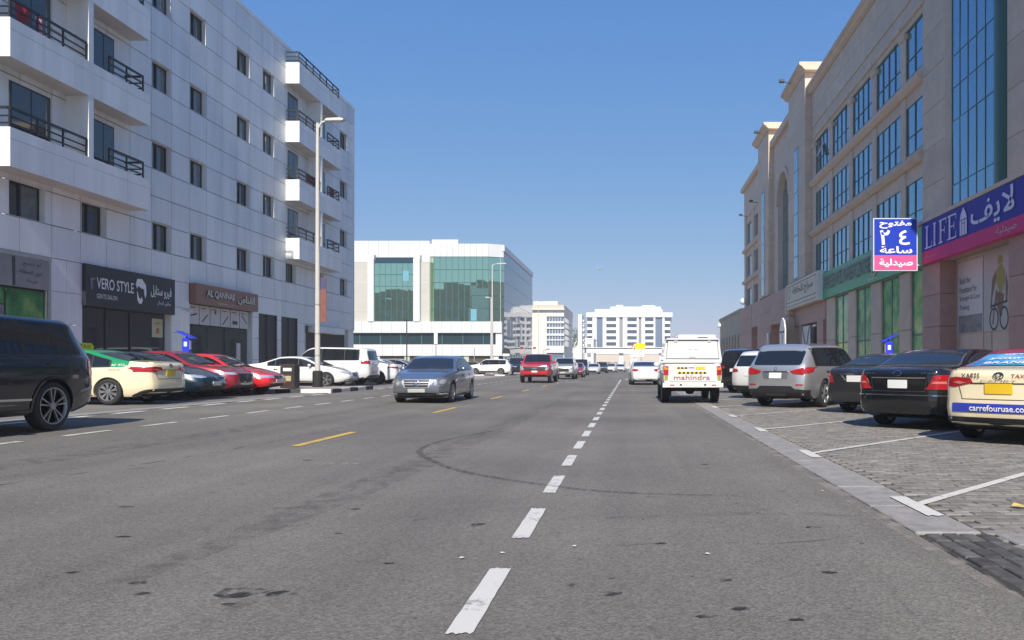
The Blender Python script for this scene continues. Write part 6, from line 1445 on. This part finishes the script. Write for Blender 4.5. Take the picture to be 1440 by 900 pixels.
# white pickup with canopy, standing on the right
mah = pickup(5.15, 1.82, 1.86, .39, 1.20, 1.15, 1.02, 1.12, 3.04, (-.55, 1.15), zb=.42)
WP = paint('pickup_white', (.64, .64, .63))
c = car('pickup_truck', 'white pickup with tall white canopy and hazard stripes on its tailgate', (1.87, 25.75, 0), 0, mah, WP, 'steel', rim=M('steel_rim', (.2, .2, .2), .5, metal=.5), cat='pickup', low=.5)
mb = MB(); y0, y1 = -2.53, -.58
mb.add([(-.86, y0, 1.215), (.86, y0, 1.215), (.88, y0, 1.33), (.80, y0 + .06, 1.93), (.76, y0 + .1, 1.97), (-.76, y0 + .1, 1.97), (-.80, y0 + .06, 1.93), (-.88, y0, 1.33)] +
       [(-.86, y1, 1.215), (.86, y1, 1.215), (.88, y1, 1.33), (.80, y1, 1.93), (.76, y1, 1.97), (-.76, y1, 1.97), (-.80, y1, 1.93), (-.88, y1, 1.33)],
       [tuple(range(8)), tuple(range(15, 7, -1))] + [(i, (i + 1) % 8, (i + 1) % 8 + 8, i + 8) for i in range(8)])
can = mb.build('canopy', WP, c); MTGS = M('seal_grey', (.16, .16, .16), .6)
MB().box(-.78, .78, y0 - .01, y0 + .12, 1.895, 1.925).build('hatch_gap', MDARKM, can)
MB().prism([(-.805, 1.345), (.805, 1.345), (.745, 1.89), (-.745, 1.89)], y0 - .006, y0 + .02, 1).build('hatch_seal', MTGS, can); MB().prism([(-.785, 1.365), (.785, 1.365), (.727, 1.872), (-.727, 1.872)], y0 - .016, y0 + .02, 1).build('hatch_door', WP, can)
for x in (-.5, .5): MB().box(x - .05, x + .05, y0 - .03, y0 + .0, 1.84, 1.90).build('hinge', MGALV, can)
MB().box(-.86, .86, y0 - .006, y0 + .05, 1.225, 1.245).build('canopy_seal', MGALV, can)
for x in (-.12, .06): MB().box(x, x + .09, y0 - .02, y0, 1.62, 1.635).build('hatch_lettering', M('print_grey', (.3, .3, .3), .5), can)
MB().box(-.10, .10, y0 - .022, y0, 1.38, 1.41).build('hatch_handle', MGALV, can)
mb = MB(); mb.prism(rrect(-.34, .86, 1.975, 2.13, .05), -1.1, .3, 1); rb = mb.build('roof_unit', WP, c)
MB().box(.28, .60, -1.12, -1.1, 2.02, 2.05).build('vent', MDARKM, rb)
both(mah, c, 'tail_light', 'rear', rrect(.72, .86, .86, 1.13, .02), MRED, .02); both(mah, c, 'turn_light', 'rear', rrect(.735, .845, 1.02, 1.09, .01), MAMB, .026); both(mah, c, 'side_sticker', 'rear', rrect(.74, .84, .70, .84, .01), MYELP, .012)
MTG = M('tailgate_gap', (.12, .12, .12), .6)
addp(mah, c, 'tailgate_gap', 'rear', [(-.70, .655), (.70, .655), (.70, .67), (-.70, .67)], MTG, .008)
addp(mah, c, 'sticker', 'rear', rrect(-.50, .42, .985, 1.015, .004), M('sticker_yellow', (.72, .50, .03), .4), .008) if False else None
for x0, x1, z0, z1, m_ in ((-.48, -.16, 1.05, 1.10, M('sticker_yellow', (.72, .50, .03), .4)), (-.12, .05, 1.07, 1.095, MTG), (.09, .38, 1.03, 1.12, MPLATEY), (-.46, .42, .90, .96, M('sticker_yellow', (.72, .50, .03), .4))): addp(mah, c, 'sticker', 'rear', rrect(x0, x1, z0, z1, .006), m_, .010)
for i in range(7): addp(mah, c, 'hazard_stripe', 'rear', [(-.42 + i * .125, .90), (-.37 + i * .125, .90), (-.34 + i * .125, .93), (-.37 + i * .125, .96), (-.42 + i * .125, .96), (-.39 + i * .125, .93)], MBLKS, .0125)
for i in range(3): addp(mah, c, 'hazard_stripe', 'rear', [(-.45 + i * .11, 1.05), (-.40 + i * .11, 1.05), (-.37 + i * .11, 1.075), (-.40 + i * .11, 1.10), (-.45 + i * .11, 1.10), (-.42 + i * .11, 1.075)], MBLKS, .0125)
decal_text(mah, 'rear', 'mahindra', -.02, .79, 1.08, .15, M('print_maroon', (.30, .10, .08), .5), 'lettering', c, .014, .01)
mb = MB(); mb.box(-.90, .90, -2.72, -2.52, .50, .63); bmp = mb.build('rear_bumper', WP, c)
for x in (-.62, .62): MB().box(x - .06, x + .06, -2.726, -2.72, .55, .58).build('reflector', MRED, bmp)
for x in (-.36, .36): MB().box(x - .03, x + .03, -2.728, -2.72, .55, .60).build('bumper_bolt', MBLKS, bmp)
plate(mah, c, 'rear', 0, .60, .5, .11, None, .03).location.y = -.13
mb = MB(); mb.tube((-.72, -1.40, .39), (.72, -1.40, .39), .05); mb.add([(.16, -1.40, .39)], []); mb.lathe([(.01, -.16), (.12, -.11), (.15, 0), (.12, .11), (.01, .16)], 14, 'X', (0, -1.40, .39)); mb.build('rear_axle', MPLAST, c)
for sg in (-1, 1): MB().box(sg * .60, sg * .88, -1.90, -1.87, .22, .58).build('mud_flap', MBLACK, c)

# white saloon ahead on the right
bm5 = sedan(4.7, 1.84, 1.45, .335, trunk=1.08, tailz=1.0, rw_y=(-.95, -1.85))
c = car('saloon_car', 'white saloon standing ahead in the right lane with red tail lamps', (.86, 47.8, 0), R(2), bm5, WHT, 'five')
both(bm5, c, 'tail_light', 'rear', [(.44, .86), (.50, .94), (.86, .96), (.86, .84), (.6, .80)], MRED, .016); plate(bm5, c, 'rear', 0, .80, .45, .12); addp(bm5, c, 'lower_bumper', 'rear', rrect(-.75, .75, .2, .36, .06), MPLAST, .02)

# right hand row, parked at 45 degrees
A45 = R(-45)
REDR = paint('taxi_red', (.42, .02, .03))
c = car('taxi', 'cream taxi with red roof and blue advert in the right foreground', (7.0, 12.8, 0), A45, cam_sp, CREAM, 'hub', roof=REDR, cat='taxi', group='cars parked at an angle on the right')
camry_tail(cam_sp, c, MPLATEY); taxi_sign(c, -.15)
MADV = gradient_film('advert_blue', (.04, .22, .52), (.10, .38, .68), (.30, .55, .78), 2.2)
ad = addp(cam_sp, c, 'rear_advert', 'top', top_poly(cam_sp, -1.82, -1.06, .06), MADV, .012)
ba = addp(cam_sp, c, 'bumper_advert', 'rear', rrect(-.66, .66, .47, .60, .01), M('advert_navy', (.03, .05, .36), .35), .012)
decal_text(cam_sp, 'rear', 'carrefouruae.com', .02, .535, .84, .085, MWS, 'lettering', ba, .020, .012)
def top_text(sp, body, cx, cy, w, h, parent, bold=.02):
    V, F = text2d(body, bold); xs = [p[0] for p in V]; ys = [p[1] for p in V]; x0, y0 = min(xs), min(ys); sx = w / (max(xs) - x0); sy = h / (max(ys) - y0)
    me = bpy.data.meshes.new('lettering'); me.from_pydata([sp.project('top', cx - w / 2 + (p[0] - x0) * sx, cy - h / 2 + (p[1] - y0) * sy, .026) for p in V], [], F); me.materials.append(MWS); return link('lettering', me, parent)
top_text(cam_sp, 'BRAND on', .0, -1.70, .95, .17, ad); top_text(cam_sp, 'your #1', -.1, -1.42, .8, .17, ad); top_text(cam_sp, 'supermarket', .02, -1.18, .75, .10, ad)
decal_text(cam_sp, 'rear', 'XA835', -.40, 1.0, .27, .07, MDKP, 'lettering', c, .016); decal_text(cam_sp, 'rear', 'TAXI', .27, 1.0, .20, .05, MRED, 'lettering', c, .016); decal_text(cam_sp, 'rear', 'CAMRY', 0, .93, .5, .024, MRIM, 'lettering', c, .016)
ls = sedan(5.0, 1.84, 1.49, .34, trunk=1.12, tailz=1.07, nose=.72, hood=1.0, belt=.97, rw_y=(-1.12, -1.78), wb=2.92)
BLK = paint('black', (.006, .006, .007), rough=.18)
c = car('saloon_car', 'glossy black saloon with large red tail lamps next to the red-roofed taxi', (6.55, 15.6, 0), A45, ls, BLK, 'ten', trim=MCHROME, glass=MCARGB, group='cars parked at an angle on the right')
boot_lines(ls, c, .48, .70, 1.0); both(ls, c, 'tail_light', 'rear', [(.50, .73), (.56, .80), (.64, .97), (.80, .985), (.86, .97), (.86, .73)], MRED, .018, .06); both(ls, c, 'reverse_light', 'rear', [(.60, .83), (.64, .87), (.80, .87), (.80, .83)], MREDL, .024, .06)
plate(ls, c, 'rear', 0, .82, .36, .15); addp(ls, c, 'chrome_strip', 'rear', rrect(-.50, .50, .92, .94, .008), MRIM, .016)
addp(ls, c, 'bumper_chrome', 'rear', [(-.86, .615), (.86, .615), (.86, .635), (-.86, .635)], MCHROME, .022); addp(ls, c, 'plate_recess', 'rear', rrect(-.46, .46, .70, .90, .03), paint('black_recess', (.004, .004, .004)), .006)
oval(ls, c, 'rear', 0, 1.01, .075, .05, .010); decal_text(ls, 'rear', 'LEXUS', -.56, 1.01, .24, .03, MCHROME, 'lettering', c, .016); decal_text(ls, 'rear', 'LS 430', .56, 1.01, .24, .03, MCHROME, 'lettering', c, .016)
_rp = top_poly(ls, ls.rw[0] - .02, ls.rw[1] + .02, .03)
addp(ls, c, 'window_chrome', 'top', _rp, MRIM, .0045)
addp(ls, c, 'bumper_gap', 'rear', [(-.84, .685), (.84, .685), (.84, .695), (-.84, .695)], MRIMD, .008)
ocam = sedan(4.82, 1.80, 1.47, .32, trunk=1.11, tailz=1.06, rw_y=(-1.1, -1.78), wb=2.75)
DGR = paint('dark_grey', (.035, .036, .040), metal=.4)
c = car('saloon_car', 'dark grey saloon between the silver SUV and the glossy black saloon', (7.0, 19.95, 0), A45, ocam, DGR, 'ten', glass=MCARGB, group='cars parked at an angle on the right')
boot_lines(ocam, c, .55, .68, .98); both(ocam, c, 'tail_light', 'rear', [(.58, .74), (.62, .93), (.84, .96), (.84, .74)], MRED, .016); both(ocam, c, 'reverse_light', 'rear', rrect(.66, .82, .90, .95, .01), MREDL, .022); plate(ocam, c, 'rear', 0, .84, .4, .15); addp(ocam, c, 'chrome_strip', 'rear', rrect(-.42, .42, .92, .97, .02), MCHROME, .016); oval(ocam, c, 'rear', 0, 1.03, .06, .04, .01)
both(ocam, c, 'plate_trim', 'rear', [(.24, .78), (.42, .97), (.36, .97), (.22, .80)], MRIM, .014)
pf = suv(5.0, 1.96, 1.75, .38, hood=1.12, nose=.98, belt=1.10, zb=.24, wb=2.9, slope=.42, k=.28, dl=(-2.0, 1.0, None), split=[-1.3, -.15])
SIL = paint('suv_silver', (.52, .525, .53), metal=.7, rough=.3)
c = car('suv', 'silver family SUV with roof rails and grey rear bumper parked at an angle', (5.42, 23.0, 0), R(-36), pf, SIL, 'five', trim=MPLAST, group='cars parked at an angle on the right')
both(pf, c, 'tail_light', 'rear', [(.42, 1.0), (.50, .93), (.76, .90), (.93, .97), (.93, 1.11), (.76, 1.09)], MRED, .018, .05)
for sd_ in ('left', 'right'): addp(pf, c, 'tail_light', sd_, [(-2.40, .93), (-2.15, 1.02), (-2.05, 1.11), (-2.40, 1.10)], MRED, .014)
plate(pf, c, 'rear', 0, .88, .36, .15); addp(pf, c, 'plate_surround', 'rear', [(-.34, .80), (.34, .80), (.40, .98), (-.40, .98)], MRIM, .010); addp(pf, c, 'handle_bar', 'rear', rrect(-.36, .36, .965, 1.0, .01), MCHROME, .02)
addp(pf, c, 'lower_bumper', 'rear', [(-.86, .26), (.86, .26), (.90, .50), (.55, .52), (.45, .60), (-.45, .60), (-.55, .52), (-.90, .50)], MPLAST, .025); oval(pf, c, 'rear', 0, 1.06, .05, .045, .012)
addp(pf, c, 'bumper_step', 'rear', rrect(-.28, .28, .34, .42, .03), M('plastic_grey', (.06, .06, .065), .45), .04); both(pf, c, 'reflector', 'rear', rrect(.58, .78, .62, .65, .01), MRED, .016)
roof_rails(pf, c, 1.685, .64, -1.75, .2)
addp(pf, c, 'roof_spoiler', 'top', [(-.62, -2.12), (.62, -2.12), (.66, -1.85), (-.66, -1.85)], SIL, .03)
rav = suv(4.6, 1.86, 1.70, .355, hood=1.10, nose=.95, belt=1.06, zb=.22, wb=2.69, slope=.34, k=.24)
def suv_tail(sp, c, z=1.0):
    both(sp, c, 'tail_light', 'rear', [(.50, z - .06), (.56, z + .03), (.86, z + .06), (.86, z - .10)], MRED, .016); plate(sp, c, 'rear', 0, z - .14, .42, .13); addp(sp, c, 'lower_bumper', 'rear', rrect(-.8, .8, .26, .46, .06), MPLAST, .02)
c = car('suv', 'white SUV with dark rear window between the silver SUV and black SUV', (5.75, 28.2, 0), A45, rav, WHT, 'five', group='cars parked at an angle on the right'); suv_tail(rav, c)
bsu = suv(4.95, 1.95, 1.88, .39, hood=1.18, nose=1.0, belt=1.18, zb=.25, wb=2.92, slope=.16, k=.18)
c = car('suv', 'black boxy SUV showing just behind the white pickup', (6.05, 33.6, 0), A45, bsu, BLK, 'ten', group='cars parked at an angle on the right'); suv_tail(bsu, c, 1.1)
c = car('saloon_car', 'pale saloon at the far end of the right parking row', (6.3, 41.0, 0), A45, ela, PEARL, 'ten', group='cars parked at an angle on the right', detail=0)

# parked by the office block and far traffic
c = car('suv', 'white compact SUV standing broadside before the glass office', (-15.0, 83.0, .15), R(90), rav, WHT, 'five'); headlamps(rav, c, [(.5, .82), (.6, .9), (.84, .92), (.86, .84)]); addp(rav, c, 'grille', 'front', rrect(-.5, .5, .5, .8, .05), MPLAST, .015)
for sd_ in ('left',):
    addp(rav, c, 'side_cladding', sd_, [(-1.0, .27), (1.0, .27), (1.0, .42), (-1.0, .42)], MPLAST, .008)
c = car('suv', 'black SUV parked beside the white compact SUV', (-12.7, 87.0, .14), R(200), bsu, BLK, 'ten', detail=0); headlamps(bsu, c, [(.5, .85), (.6, .93), (.86, .95), (.88, .86)])
c = car('saloon_car', 'grey saloon behind the white compact SUV nose', (-18.2, 88.0, .15), R(90), ela, DGR, 'ten', detail=0)
far = [('saloon_car', 'maroon car half hidden behind the silver white pickup', -5.35, 76, 180, ela, paint('maroon', (.25, .01, .04))), ('suv', 'dark SUV next in the far queue after the maroon car', -5.9, 92, 180, bsu, BLK),
       ('saloon_car', 'white car with dark windscreen third in the far queue', -4.9, 104, 180, lex, WHT), ('suv', 'small dark car in the middle of the far queue', -4.3, 118, 180, rav, DGR), ('saloon_car', 'pale car in the far queue', -3.1, 128, 175, maz, PEARL),
       ('suv', 'tiny black and white SUV far down the road', -3.9, 150, 180, rav, BLK), ('saloon_car', 'distant white saloon near the end of the road', -1.75, 138, 180, lex, WHT), ('saloon_car', 'dark car far off beside the blue board', .9, 150, 180, lex, DGR)]
for nm, lb, x, y, rz, sp_, pm_ in far:
    c = car(nm, lb, (x, y, zg(x)), R(rz), sp_, pm_, 'ten', detail=0, group='far traffic'); both(sp_, c, 'headlight', 'front', [(.5, sp_.T(sp_.L / 2) - .16), (.55, sp_.T(sp_.L / 2) - .06), (.8, sp_.T(sp_.L / 2) - .04), (.82, sp_.T(sp_.L / 2) - .14)], MHEAD, .02)
    addp(sp_, c, 'grille', 'front', rrect(-.5, .5, .32, .5, .04), MPLAST, .015)
# ------------------------------------------------------------------ light dust haze in the air
hz = MB().box(-1600, 1600, -260, 3600, -1.2, 34).build('haze', M('unused', (1, 1, 1))); hz['kind'] = 'stuff'
hm = bpy.data.materials.new('haze_air'); hm.use_nodes = True; hn = hm.node_tree; hn.nodes.clear()
ho = hn.nodes.new('ShaderNodeOutputMaterial'); hv = hn.nodes.new('ShaderNodeVolumePrincipled')
hv.inputs['Color'].default_value = (.93, .95, 1, 1); hv.inputs['Density'].default_value = .0007; hv.inputs['Anisotropy'].default_value = 0.0
hn.links.new(hv.outputs[0], ho.inputs['Volume']); hz.data.materials.clear(); hz.data.materials.append(hm)
